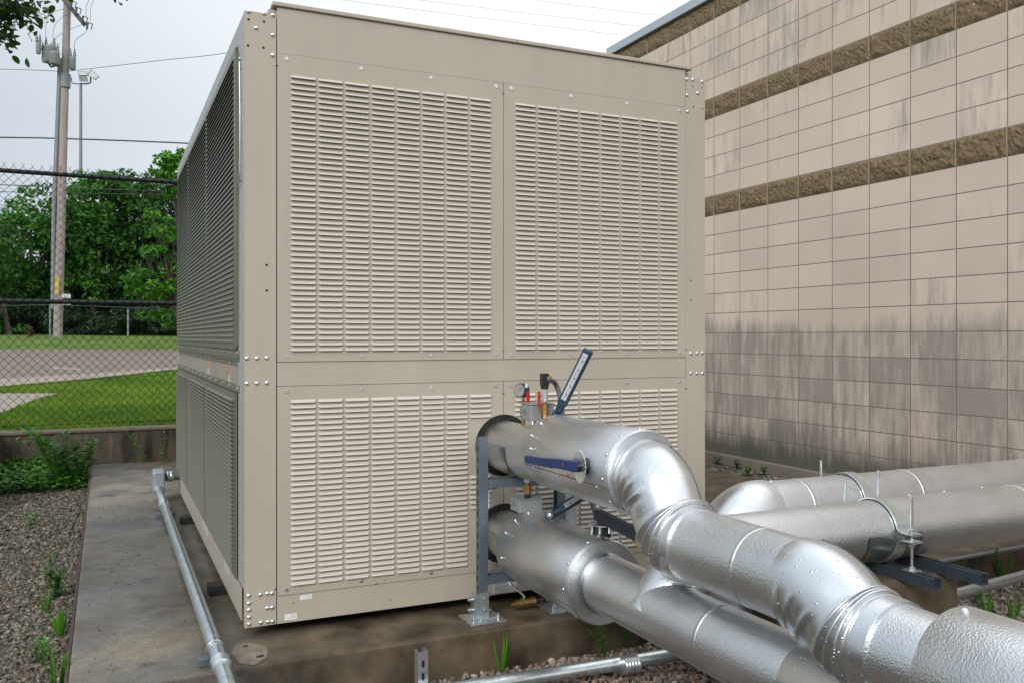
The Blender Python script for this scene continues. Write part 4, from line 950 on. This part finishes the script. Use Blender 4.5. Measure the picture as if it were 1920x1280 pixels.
b = MB(); b.sweep([(-6, FY-.03, .40), (5, FY-.03, .405)], .0025, n=5); b.build('tension_wire', mesh_m, fe)

# ------------------------------------------------------------------ background: poles, cables
def px_t(px, py, t_): return at(px, py, t=t_)
TP = 31.0
pole = thing('utility_pole', (at(108, 632, t=TP).x, at(108, 632, t=TP).y, 1.1), 'weathered wooden utility pole with transformers beyond the road', 'utility pole')
pb0, pb1 = px_t(108, 640, TP), px_t(128, -60, TP)
def on_pole(py): return px_t(108+(632-py)*20/692, py, TP)
b = MB(); b.sweep([pb0, pb1], [.155, .118], n=20); b.build('pole_shaft', woodp, pole)
b = MB(); b.sweep([px_t(99, 580, TP-.05), px_t(101, 400, TP-.05), px_t(112, 130, TP-.05), px_t(114, 110, TP-.05)], .075, n=10); b.build('riser_pipe', greyp, pole)
b = MB(); b.sweep([on_pole(140)+V((.02,-.03,0)), on_pole(165)+V((.02,-.03,0))], .165, n=20, caps=False); b.build('metal_band', greyp, pole)
def can(px, py, w_, h_, t_, nm='transformer'):
    c = px_t(px, py, t_); b = MB(); b.sweep([c-V((0,0,h_/2)), c-V((0,0,h_/2-.05)), c+V((0,0,h_/2-.05)), c+V((0,0,h_/2)), c+V((0,0,h_/2+.04))], [w_*.85/2, w_/2, w_/2, w_/2*1.08, w_*.3], n=18)
    o = b.build(nm, trans, pole); b = MB()
    for d in (-.3, .3):
        q = c+V((d*w_, 0, h_/2+.04)); b.sweep([q, q+V((0,0,.08)), q+V((0,0,.1)), q+V((0,0,.16)), q+V((0,0,.18)), q+V((0,0,.28))], [.04,.055,.03,.05,.03,.02], n=8)
    b.build('bushing', M('porcelain', (.12,.14,.14), .3), o)
can(94, 103, .42, .55, TP-.5); can(136, 120, .22, .42, TP-.1); can(72, 92, .16, .35, TP-.8); can(102, 110, .34, .40, TP-.9); can(83, 108, .16, .35, TP-.6)
b = MB()
for a_, c_ in (((70,88),(112,118)), ((78,112),(112,126)), ((94,126),(112,122)), ((80,95),(94,124)), ((84,92),(104,92)), ((86,118),(108,118)), ((104,94),(110,120))): b.cyl(px_t(*a_, TP-.45), px_t(*c_, TP-.3), .035, 8)
b.build('transformer_rack', M('rack_steel', (.09,.10,.10), .6), pole)
b = MB(); b.obox((px_t(118, -2, TP-.2)+px_t(160, 48, TP-.2))/2, (px_t(160, 48, TP-.2)-px_t(118, -2, TP-.2))/2, (0,.06,0), (.04,0,.05)); cr = b.build('crossarm', M('crossarm', (.09,.09,.075), .8), pole)
for px, py in ((137,8),(146,20),(158,36),(167,48)):
    c = px_t(px, py, TP-.3); b = MB(); 
    for o0, o1 in (((-.06,-.12),(-.03,.10)), ((-.03,.10),(.11,.06)), ((.11,.06),(.06,-.14))): b.cyl(c+V((o0[0],0,o0[1])), c+V((o1[0],0,o1[1])), .016, 6)
    b.cyl(c+V((-.07,0,-.15)), c+V((-.035,0,.10)), .034, 8); b.build('fuse_cutout', M('cutout', (.04,.045,.06), .5), cr)
b = MB()
for P in ([(121,18),(104,22),(90,34),(86,50),(86,78)], [(134,26),(118,32),(104,46),(100,60),(99,84)], [(158,45),(145,50),(132,55)], [(162,54),(160,62),(146,72),(140,80),(139,96)], [(167,0),(162,12),(161,30)], [(178,-4),(171,12),(169,40)], [(118,62),(106,70),(101,80)]):
    b.sweep(smoothp([px_t(x, y, TP-.3) for x, y in P], 14), .008, n=4)
b.build('jumper_wires', wirem, pole)
b = MB(); c = px_t(122, 557, TP-.3); b.box(c.x-.10, c.x+.18, c.y-.1, c.y+.1, c.z-.05, c.z+.10); c = px_t(122, 568, TP-.3); b.box(c.x-.10, c.x+.18, c.y-.1, c.y+.1, c.z-.08, c.z+.06); b.build('meter_box', M('meter_white', (.5,.52,.53), .5), pole, bevel=.02)
b = MB(); c = px_t(107, 535, TP-.22); b.box(c.x-.06, c.x+.06, c.y-.06, c.y-.05, c.z-.28, c.z+.28); b.build('warning_tag', M('tag_yellow', (.55,.42,.03), .6), pole)
# floodlight pole
TL = 46.0
fp = thing('floodlight_pole', (at(151, 632, t=TL).x, at(151, 632, t=TL).y, 1.3), 'slim grey pole with twin floodlights rising behind the trees', 'floodlight')
b = MB(); b.sweep([px_t(151, 640, TL), px_t(151.5, 156, TL)], [.10, .07], n=12); b.build('pole_shaft', greyp, fp)
b = MB(); b.sweep(smoothp([px_t(134, 146, TL), px_t(134, 153, TL), px_t(138, 157, TL), px_t(152, 157.5, TL), px_t(166, 157, TL), px_t(170, 154, TL), px_t(170, 146, TL)], 30), .035, n=8); b.build('arm', greyp, fp)
for pts_, ref in (([(146,134),(166,135),(163,142),(166,154),(149,153)], 0), ([(171,130),(187,145),(179,151),(163,142)], 1)):
    b = MB(); T0 = TL-.1; f_ = [px_t(x, y, T0-.25) for x, y in pts_]; g_ = [px_t(x, y, T0+.35) for x, y in pts_]; k = len(pts_)
    b.add(f_+g_, [tuple(range(k-1, -1, -1)), tuple(range(k, 2*k))]+[(i, (i+1) % k, k+(i+1) % k, k+i) for i in range(k)]); hd = b.build('lamp_head', lampm, fp)
    b = MB(); c = sum(f_, V((0,0,0)))/k; q = [c+(p-c)*.8-V((0,.02,0)) for p in f_]; b.add(q, [tuple(range(k-1, -1, -1))]); 
    if not ref: 
        q = [px_t(x, y, T0-.30) for x, y in ((147,135),(165,136),(162,141.5),(149,141.5))]; b = MB(); b.add(q, [(3,2,1,0)])
    b.build('lamp_lens', lampg, hd)
def cable(P, r, label):
    b = MB(); b.sweep(smoothp(P, 40), r, n=6); o = b.build('overhead_cable', wirem); tag(o, label, 'cable', 'overhead cables')
cable([px_t(-300, 123, 30), px_t(0, 130, TP), px_t(112, 134, TP-.2)], .010, 'thin cable running left from the utility pole below its transformers')
cable([px_t(128, 134, TP-.2), px_t(300, 114, 30), px_t(430, 99, 29), px_t(640, 60, 28)], .010, 'thin cable rising right from the utility pole towards the unit')
cable([px_t(-300, 255, TP), px_t(0, 258, TP), px_t(112, 260, TP), px_t(330, 268, TP), px_t(700, 285, TP)], .026, 'thick dark cable crossing the utility pole at mid height')
cable([px_t(-200, 345, 35), px_t(0, 347, 35), px_t(110, 352, 35), px_t(340, 360, 35)], .018, 'dark cable just below the fence top rail, the higher of two')
cable([px_t(-200, 358, 36), px_t(0, 360, 36), px_t(110, 362, 36), px_t(340, 366, 36)], .014, 'dark cable just below the fence top rail, the lower of two')
for i, (a_, c_, l_) in enumerate((((600,-5),(1160,66),'lowest of the faint cables above the unit'), ((720,-8),(1200,50),'middle one of the faint cables above the unit'), ((940,-8),(1240,30),'highest of the faint cables above the unit'))):
    cable([px_t(*a_, 30), px_t((a_[0]+c_[0])/2, (a_[1]+c_[1])/2+1, 32), px_t(*c_, 34)], .005, l_)
# far galvanised fence
ff = thing('far_fence', (-2, 33, 1.2), 'low grey chain fence posts in front of the dark trees across the road', 'fence')
for px in (-60, 94, 240, 390):
    b = MB(); b.sweep([px_t(px, 632, 32.5), px_t(px, 573 if px < 200 else 580, 32.5)], .035, n=8); b.build('fence_post', greyp, ff)
b = MB(); b.sweep([px_t(-60, 575, 32.5), px_t(94, 572, 32.5), px_t(240, 577, 32.5), px_t(390, 580, 32.5)], .018, n=6); b.build('fence_rail', M('far_rail', (.04,.05,.05), .6), ff)
hy = thing('fire_hydrant', px_t(57, 632, 31.5), 'small reddish hydrant low against the dark trees left of the utility pole', 'hydrant')
c = px_t(57, 632, 31.5); b = MB(); b.sweep([c, c+V((0,0,.24)), c+V((0,0,.25)), c+V((0,0,.29)), c+V((0,0,.35)), c+V((0,0,.38))], [.08,.07,.09,.09,.06,.02], n=12); b.cyl(c+V((-.11,0,.2)), c+V((.11,0,.2)), .035, 10); b.build('hydrant_body', M('hydrant_red', (.06,.012,.006), .8), hy)

# ------------------------------------------------------------------ vegetation
def leafmat(name, c1, c2, tr=.35):
    m = bpy.data.materials.new(name); m.use_nodes = True; t = m.node_tree; L = t.links.new; bs_ = t.nodes['Principled BSDF']; out_ = t.nodes['Material Output']
    co = new(t, 'ShaderNodeNewGeometry'); n = new(t, 'ShaderNodeTexNoise'); n.inputs['Scale'].default_value = 1.1; n.inputs['Detail'].default_value = 6; L(co.outputs['Position'], n.inputs['Vector'])
    a = new(t, 'ShaderNodeMath', operation='MULTIPLY_ADD'); L(co.outputs['Random Per Island'], a.inputs[0]); a.inputs[1].default_value = .35; 
    s = new(t, 'ShaderNodeMath', operation='SUBTRACT'); L(n.outputs['Fac'], s.inputs[0]); s.inputs[1].default_value = .17; L(s.outputs[0], a.inputs[2])
    r = new(t, 'ShaderNodeValToRGB'); L(a.outputs[0], r.inputs[0]); r.color_ramp.elements[0].position = .3; r.color_ramp.elements[0].color = (*c1, 1); r.color_ramp.elements[1].position = .72; r.color_ramp.elements[1].color = (*c2, 1)
    L(r.outputs[0], bs_.inputs['Base Color']); bs_.inputs['Roughness'].default_value = .45
    tl = new(t, 'ShaderNodeBsdfTranslucent'); L(r.outputs[0], tl.inputs[0]); mx_ = new(t, 'ShaderNodeMixShader'); mx_.inputs[0].default_value = tr
    L(bs_.outputs[0], mx_.inputs[1]); L(tl.outputs[0], mx_.inputs[2]); L(mx_.outputs[0], out_.inputs[0]); return m
lf_dark = leafmat('leaf_dark', (.010,.055,.007), (.055,.20,.016)); lf_mid = leafmat('leaf_mid', (.016,.085,.009), (.095,.30,.024)); lf_lime = leafmat('leaf_lime', (.024,.12,.004), (.10,.32,.010))
lf_deep = leafmat('leaf_deep', (.005,.020,.004), (.018,.055,.009), .15); lf_weed = leafmat('leaf_weed', (.028,.115,.008), (.10,.31,.018)); lf_near = leafmat('leaf_near', (.010,.045,.006), (.05,.15,.012), .4)
def leaves(name, centres, per, spread, size, m, seed, parent, shell=None, flat=.5):
    """leaf quads round clump centres (numpy)"""
    rng = np.random.default_rng(seed); C = np.array(centres, float); n = len(C)*per
    c = np.repeat(C[:, :3], per, 0); s = np.repeat(C[:, 3], per)
    d = rng.normal(size=(n, 3)); d /= np.linalg.norm(d, axis=1)[:, None]
    rr_ = rng.uniform(.35, 1, n)**.6
    p = c+d*(rr_*s*spread)[:, None]*np.array([1, 1, .62])
    nrm = d*.6+np.array([0, 0, flat])+rng.normal(scale=.55, size=(n, 3)); nrm /= np.linalg.norm(nrm, axis=1)[:, None]
    a = rng.normal(size=(n, 3)); a -= nrm*(a*nrm).sum(1)[:, None]; a /= np.linalg.norm(a, axis=1)[:, None]; b_ = np.cross(nrm, a)
    L_ = size*rng.uniform(.6, 1.3, n)[:, None]; W_ = L_*.42
    V_ = np.stack([p-a*L_*.5, p+b_*W_*.5+nrm*L_*.06, p+a*L_*.5-nrm*L_*.12, p-b_*W_*.5+nrm*L_*.06], 1).reshape(-1, 3)
    F_ = np.arange(n*4).reshape(-1, 4)
    off = np.array(wloc(parent)) if parent else np.zeros(3)
    me = bpy.data.meshes.new(name); me.from_pydata((V_-off).tolist(), [], F_.tolist()); me.materials.append(m); me.update()
    return link(name, me, parent)
def clumps(env, n, seed, s0, s1):
    rng = random.Random(seed); o = []
    tot = sum(e[3]*e[4]*e[5] for e in env)
    for e in env:
        k = max(3, int(n*e[3]*e[4]*e[5]/tot))
        for _ in range(k):
            while True:
                v = V((rng.uniform(-1,1), rng.uniform(-1,1), rng.uniform(-1,1)))
                if .25 < v.length < 1: break
            v = v.normalized()*v.length**.45
            o.append((e[0]+v.x*e[3], e[1]+v.y*e[4], e[2]+v.z*e[5], rng.uniform(s0, s1)))
    return o
def tree(px, tb, env_px, nclump, per, leaf, s0, s1, m, seed, label, trunk_r=.16, group='trees across the road'):
    base = px_t(px, 632, tb); base.z = hgt(0, base.y)-.05
    tr = thing('tree', base, label, 'tree', group)
    env = []
    for (x, y, dt, rx, ry, rz) in env_px:
        c = px_t(x, y, tb+dt); env.append((c.x, c.y, c.z, rx, ry, rz))
    top = V((sum(e[0] for e in env)/len(env), sum(e[1] for e in env)/len(env), max(e[2] for e in env)))
    b = MB(); rg = random.Random(seed); fork = base.lerp(top, .35)
    b.sweep(smoothp([base, base.lerp(fork, .5)+V((rg.uniform(-.1,.1),0,0)), fork], 8), [trunk_r*(1-.05*i) for i in range(8)], n=10)
    for e in env:
        for q in range(3):
            tgt = V((e[0]+rg.uniform(-.6,.6)*e[3], e[1]+rg.uniform(-.6,.6)*e[4], e[2]+rg.uniform(-.2,.7)*e[5])); mid = fork.lerp(tgt, .5)+V((rg.uniform(-.2,.2), 0, rg.uniform(0,.4)))
            b.sweep(smoothp([fork, mid, tgt], 8), [trunk_r*.5*(1-.115*i) for i in range(8)], n=6)
    b.build('trunk', bark, tr)
    leaves('crown', clumps(env, nclump, seed, s0, s1), per, 1.0, leaf, m, seed, tr)
T = 37
tree(70, T, [(20,470,0,1.6,1.6,1.5),(78,420,0,1.2,1.5,1.5),(40,540,0,1.9,1.5,1.2),(-40,520,0,1.6,1.5,2),(70,585,0,1.4,1.2,.7)], 190, 70, .25, .35, .75, lf_mid, 11, 'loose mid green tree at the far left behind the fence')
tree(175, T+1, [(175,385,0,1.5,1.6,1.2),(205,355,0,1.2,1.3,.75),(140,430,0,1.2,1.4,1.4),(190,470,0,1.7,1.5,1.5),(160,540,0,1.8,1.5,.9)], 200, 66, .24, .3, .7, lf_mid, 12, 'tall green tree just right of the utility pole')
tree(262, T+2, [(262,365,0,1.6,1.5,.9),(290,430,0,1.7,1.5,1.6),(245,470,0,1.5,1.5,1.5),(315,350,1,1.2,1.3,.6),(225,540,0,1.6,1.4,1.0)], 200, 66, .24, .3, .7, lf_dark, 13, 'dark green tree between the pole and the cooling unit')
tree(350, 27, [(285,535,0,.75,.8,.5),(300,425,0,.5,.6,.42),(326,480,0,.5,.6,.8),(255,545,0,.45,.6,.2),(300,600,0,.5,.5,.28),(318,570,0,.5,.5,.5),(268,470,0,.3,.5,.15)], 62, 40, .20, .16, .34, lf_lime, 14, 'bright lime green young tree overlapping the edge of the cooling unit', .07)
tree(352, 30, [(336,320,0,.7,.8,.6),(322,345,0,.5,.6,.4)], 26, 45, .24, .2, .45, lf_lime, 15, 'bright yellow green treetop showing above the fence by the cooling unit', .09)
tree(20, 34, [(8,600,0,.9,.9,.6),(-30,480,0,1.2,1.2,1.6)], 50, 50, .24, .3, .6, lf_dark, 16, 'dark bushy tree at the left edge of the picture', .1)
cl = []; rg = random.Random(8)
for i in range(260):
    px = rg.uniform(-60, 420); py = rg.uniform(585, 630)+0*px; c = px_t(px, py, rg.uniform(34.5, 37)); cl.append((c.x, c.y, c.z, rg.uniform(.25, .5)))
o = leaves('undergrowth', cl, 60, 1.0, .2, lf_deep, 22, None); tag(o, 'low dark undergrowth along the grass bank beneath the trees', 'undergrowth', kind='stuff')
rg = random.Random(5); cl = []
for i in range(900):
    px = rg.uniform(-350, 700); top = 440+60*math.sin(px*.03)+(40 if px < 120 else 0); py = rg.uniform(top, 640); c = px_t(px, py, rg.uniform(38.5, 41)); cl.append((c.x, c.y, c.z, rg.uniform(.6, 1.2)))
o = leaves('woodland', cl, 60, 1.0, .5, lf_deep, 21, None); tag(o, 'dark wooded thicket filling the space behind the trees', 'woodland', kind='stuff')
# tufts of taller shoots sticking out of the crowns
# overhanging branch at top left
ot = thing('overhanging_tree', (-4.2, 2.2, 0), 'leafy branch of a near tree hanging into the top left corner', 'tree')
b = MB(); b.sweep(smoothp([(-4.2,2.2,.1),(-4.1,2.2,1.5),(-3.9,2.2,2.8),(-3.6,2.2,4.2)], 12), [.16-.008*i for i in range(12)], n=12)
tips = [(12,10),(30,30),(48,22),(60,38),(30,55),(10,70),(24,84),(70,30),(5,40),(50,5),(86,30)]
root = V((-3.9, 2.2, 3.1)); hub = at(-150, 10, t=5.2)
b.sweep(smoothp([root, root.lerp(hub, .5)+V((0,0,.15)), hub], 10), [.05-.003*i for i in range(10)], n=8)
brk = []
for k, (x, y) in enumerate(tips):
    e_ = at(x, y, t=5.0+.06*(k % 5)); brk.append(smoothp([hub, hub.lerp(e_, .55)+V((0,0,.08)), e_], 14)); b.sweep(brk[-1], [.012-.0008*i for i in range(14)], n=5)
for (x, y) in ((228,-14),(252,-10),(105,-12)):
    e_ = at(x, y, t=5.2); hb2 = at(100, -160, t=5.2); br2 = smoothp([root, hb2, e_], 14); b.sweep(br2, [.02-.0013*i for i in range(14)], n=5); brk.append(br2[-3:])
b.build('branches', bark, ot)
def leaf_blade(b, p, d, n_, L_, W_, k=5, curl=.25, mi=0):
    p, d, n_ = V(p), V(d).normalized(), V(n_); sdv = d.cross(n_).normalized(); n_ = sdv.cross(d); vs = []
    for i in range(k+1):
        u = i/k; w_ = W_*math.sin(math.pi*min(1, u*.92+.05))**.75*(1 if u < 1 else 0); c = p+d*L_*u-n_*L_*curl*u*u
        vs += [c-sdv*w_/2+n_*w_*.15, c, c+sdv*w_/2+n_*w_*.15]
    b.add(vs, [(i*3+j, i*3+j+1, i*3+j+4, i*3+j+3) for i in range(k) for j in range(2)], mi, True)
b = MB(); rg = random.Random(9)
for br2 in brk:
    for p in br2[len(br2)//3:]:
        for q in range(7):
            d = V((rg.uniform(-1,1), rg.uniform(-1,1), rg.uniform(-.9,.3))); leaf_blade(b, p+V((rg.uniform(-.07,.07), rg.uniform(-.09,.09), rg.uniform(-.06,.06))), d, V((rg.uniform(-.5,.5), rg.uniform(-.5,.5), 1)), rg.uniform(.035,.062), rg.uniform(.022,.036))
b.build('crown', lf_near, ot)
# weeds
def weed(base, h, n, seed, label, lean=(0,0), L_=.05, W_=.012, kind='weed', group='weeds', m=None, stems=1):
    rg = random.Random(seed); base = V(base); t_ = thing('weed_plant', base, label, 'weed', group); bs2 = MB(); bl_ = MB()
    for s_ in range(stems):
        ang = rg.uniform(0, 6.28); ln = V((lean[0]+.25*math.cos(ang)*(stems > 1), lean[1]+.25*math.sin(ang)*(stems > 1), 1)).normalized(); hh = h*rg.uniform(.7, 1)
        P = smoothp([base, base+ln*hh*.5+V((rg.uniform(-.02,.02),0,0)), base+ln*hh+V((lean[0]*hh*.4, 0, -.02))], 12); bs2.sweep(P, [.0028-.00018*i for i in range(12)], n=5)
        for i in range(n):
            u = .12+.88*i/max(1, n-1); p = P[min(11, int(u*11))]; a = rg.uniform(0, 6.28); leaf_blade(bl_, p, V((math.cos(a), math.sin(a), rg.uniform(.2,.9))), V((0,0,1)), L_*rg.uniform(.7,1.2)*(1.15-.5*u), W_*rg.uniform(.8,1.2))
    bs2.build('stem', M('stem_green', (.05,.10,.02), .6), t_); bl_.build('leaves', m or lf_weed, t_)
def grass_tuft(base, h, n, seed, label, W_=.012, group='broad bladed weeds'):
    rg = random.Random(seed); o_ = MB(); base = V(base)
    for i in range(n):
        a = rg.uniform(0, 6.28); leaf_blade(o_, base+V((.01*math.cos(a), .01*math.sin(a), 0)), V((math.cos(a)*.45, math.sin(a)*.45, 1)), V((-math.cos(a), -math.sin(a), .5)), h*rg.uniform(.6,1.1), W_*rg.uniform(.7,1.2), 8, -.0+.35*rg.random()*-1)
    o = o_.build('grass_weed', lf_weed); tag(o, label, 'weed', group)
def gz(px, py, z): p = at(px, py, z=z); return p
weed(gz(140, 912, -.08), .80, 44, 31, 'tall willowy weed leaning left against the retaining wall', (-.65,.1), .15, .020, stems=5)
weed(gz(112, 916, -.08), .56, 40, 32, 'feathery green weed clump at the back corner of the gravel', (-.1,.1), .11, .015, stems=12)
weed(gz(150, 912, -.08), .50, 34, 33, 'bushy weed at the far left corner of the pad', (.05,.1), .10, .019, stems=11)
weed(gz(268, 868, 0), .42, 14, 34, 'slender weed growing from the pad joint against the retaining wall', (-.12,0), .09, .016, stems=2)
weed(gz(303, 868, 0), .40, 12, 35, 'upright weed behind the grey conduit box', (.05,0), .055, .022, stems=1)
weed(gz(190, 866, 0), .22, 8, 36, 'small weed against the foot of the retaining wall', (.1,0), .05, .014)
weed(gz(108, 1118, -.09), .20, 18, 37, 'leafy weed by the left edge of the pad, halfway along', (0,0), .06, .020, stems=4)
weed(gz(95, 1075, -.09), .16, 12, 38, 'thin stemmed weed in the left gravel behind a leafier one', (.1,.1), .04, .012, stems=3)
grass_tuft(gz(112, 1192, -.09), .13, 16, 39, 'low broad leaved weed beside the left edge of the pad', .014)
grass_tuft(gz(108, 1290, -.09), .15, 16, 40, 'broad leaved weed at the bottom left by the pad edge', .014)
grass_tuft(gz(940, 1258, -.165), .16, 8, 41, 'single bright broad bladed weed in front of the pad', .013)
weed(gz(1135, 1230, -.165), .26, 16, 42, 'spindly small leaved weed between pad and ground conduit', (-.35,0), .026, .012, stems=4)
weed(gz(1170, 1215, -.165), .20, 12, 43, 'low sprig of weed near the ribbed conduit coupling', (.1,0), .026, .012, stems=3)
grass_tuft(gz(1192, 1205, -.165), .12, 5, 44, 'wisp of grass in the gravel below the lower pipe', .005)
for i, (px, py, h_, n_, l_) in enumerate(((1820,1100,.16,9,'grassy weed beside the dark strut end'), (1880,1090,.20,12,'tall grassy weed near the right edge above the conduit'), (1860,1040,.14,7,'grass blades between the two right hand conduits'), (1800,1045,.10,5,'short grass at the edge of the pad by the strut'), (1850,1165,.15,10,'grassy weed below the grey conduit on the right'), (1835,1125,.12,8,'small grassy weed right of the concrete block'), (1900,1160,.14,8,'grass clump in the lower right gravel'), (1885,1000,.10,4,'thin grass sprouting beside the pad at the right edge'))):
    grass_tuft(gz(px, py, -.165), h_, n_, 50+i, l_, .013)
for i, (px, py, l_) in enumerate(((1345,872,'weed in the gravel by the unit corner, nearest the wall'), (1385,880,'low weed in the gravel strip along the block wall'), (1402,893,'brighter weed in the gravel strip along the wall'), (1432,893,'weed in the gravel strip just above the rear pipe'))):
    weed(gz(px, py, -.02), .13, 8, 70+i, l_, (0,0), .05, .02, stems=4)
for i, (px, py) in enumerate(((1402,858),(1548,906))):
    weed(gz(px, py, .06), .10, 8, 80+i, ('pale wisp growing from the foot of the block wall', 'second pale wisp at the foot of the block wall, farther right')[i], (.2,0), .03, .006, stems=3)
weed(gz(1322, 812, .0), .30, 10, 90, 'bright leaf tip peeping out behind the right edge of the unit', (.0,0), .07, .03)
weed(gz(60, 985, -.085), .14, 10, 91, 'short weed in the left gravel nearest the creeper', (.05,0), .05, .014, stems=3)
weed(gz(70, 1240, -.09), .13, 12, 92, 'small leafy weed in the gravel near the bottom left corner', (.05,0), .045, .012, stems=4)
grass_tuft(gz(85, 1150, -.09), .12, 12, 93, 'grassy weed between the two leafy weeds in the left gravel', .008)
# ground ivy
rg = random.Random(3); b = MB()
for i in range(1500):
    x, y = rg.uniform(-1.46, -.70), rg.uniform(4.75, 5.85); z = -.07+rg.random()*.10+.08*(y-4.75)
    if rg.random() < (x+1.46)*.4 and y < 5.0: continue
    a = rg.uniform(0, 6.28); leaf_blade(b, (x, y, z), (math.cos(a), math.sin(a), rg.uniform(-.1,.5)), (0,0,1), rg.uniform(.035,.075), rg.uniform(.025,.045), 4)
o = b.build('ground_ivy', lf_weed); tag(o, 'low leafy creeper covering the back corner of the gravel', 'ground cover', kind='stuff')
# lawn blades
rng = np.random.default_rng(4); N = 60000
ty = 9.0+rng.random(N)**1.3*9.5; u = rng.uniform(-.62, -.33, N)
X = CAM.x+ty*(FW.x+u*RT.x); Y = CAM.y+ty*(FW.y+u*RT.y); keep = (Y > 6.1) & (Y < 16.4); X, Y = X[keep], Y[keep]; n = len(X)
# keep the path and kerb clear
e0 = np.array(near2); yl = np.interp(X, e0[:, 0], e0[:, 1]) if e0[0, 0] < e0[-1, 0] else np.interp(X, e0[::-1, 0], e0[::-1, 1])
pp = [gnd(-300,738), gnd(0,738), gnd(112,738)]; pn = [gnd(-300,800), gnd(0,777), gnd(70,749), gnd(112,738)]
yfar = np.interp(X, [p[0] for p in pp], [p[1] for p in pp]); ynr = np.interp(X, [p[0] for p in pn], [p[1] for p in pn])
ok = (Y < yl) & ~((X < pp[-1][0]) & (Y > ynr) & (Y < yfar)); X, Y = X[ok], Y[ok]; n = len(X)
Zg = np.array([hgt(0, y) for y in Y]); a = rng.uniform(0, 6.28, n); hgt_ = rng.uniform(.025, .06, n); w_ = rng.uniform(.004, .009, n)
p0 = np.stack([X-w_*np.cos(a), Y-w_*np.sin(a), Zg], 1); p1 = np.stack([X+w_*np.cos(a), Y+w_*np.sin(a), Zg], 1); p2 = np.stack([X+rng.normal(scale=.02, size=n), Y+rng.normal(scale=.02, size=n), Zg+hgt_], 1)
me = bpy.data.meshes.new('lawn_grass'); me.from_pydata(np.stack([p0,p1,p2], 1).reshape(-1, 3).tolist(), [], np.arange(n*3).reshape(-1, 3).tolist())
me.materials.append(leafmat('grass_blade', (.045,.16,.006), (.19,.29,.016), .3)); me.update(); o = link('lawn_grass', me); tag(o, 'short green mown grass of the lawn behind the fence', 'grass', kind='stuff')

bpy.context.view_layer.update()
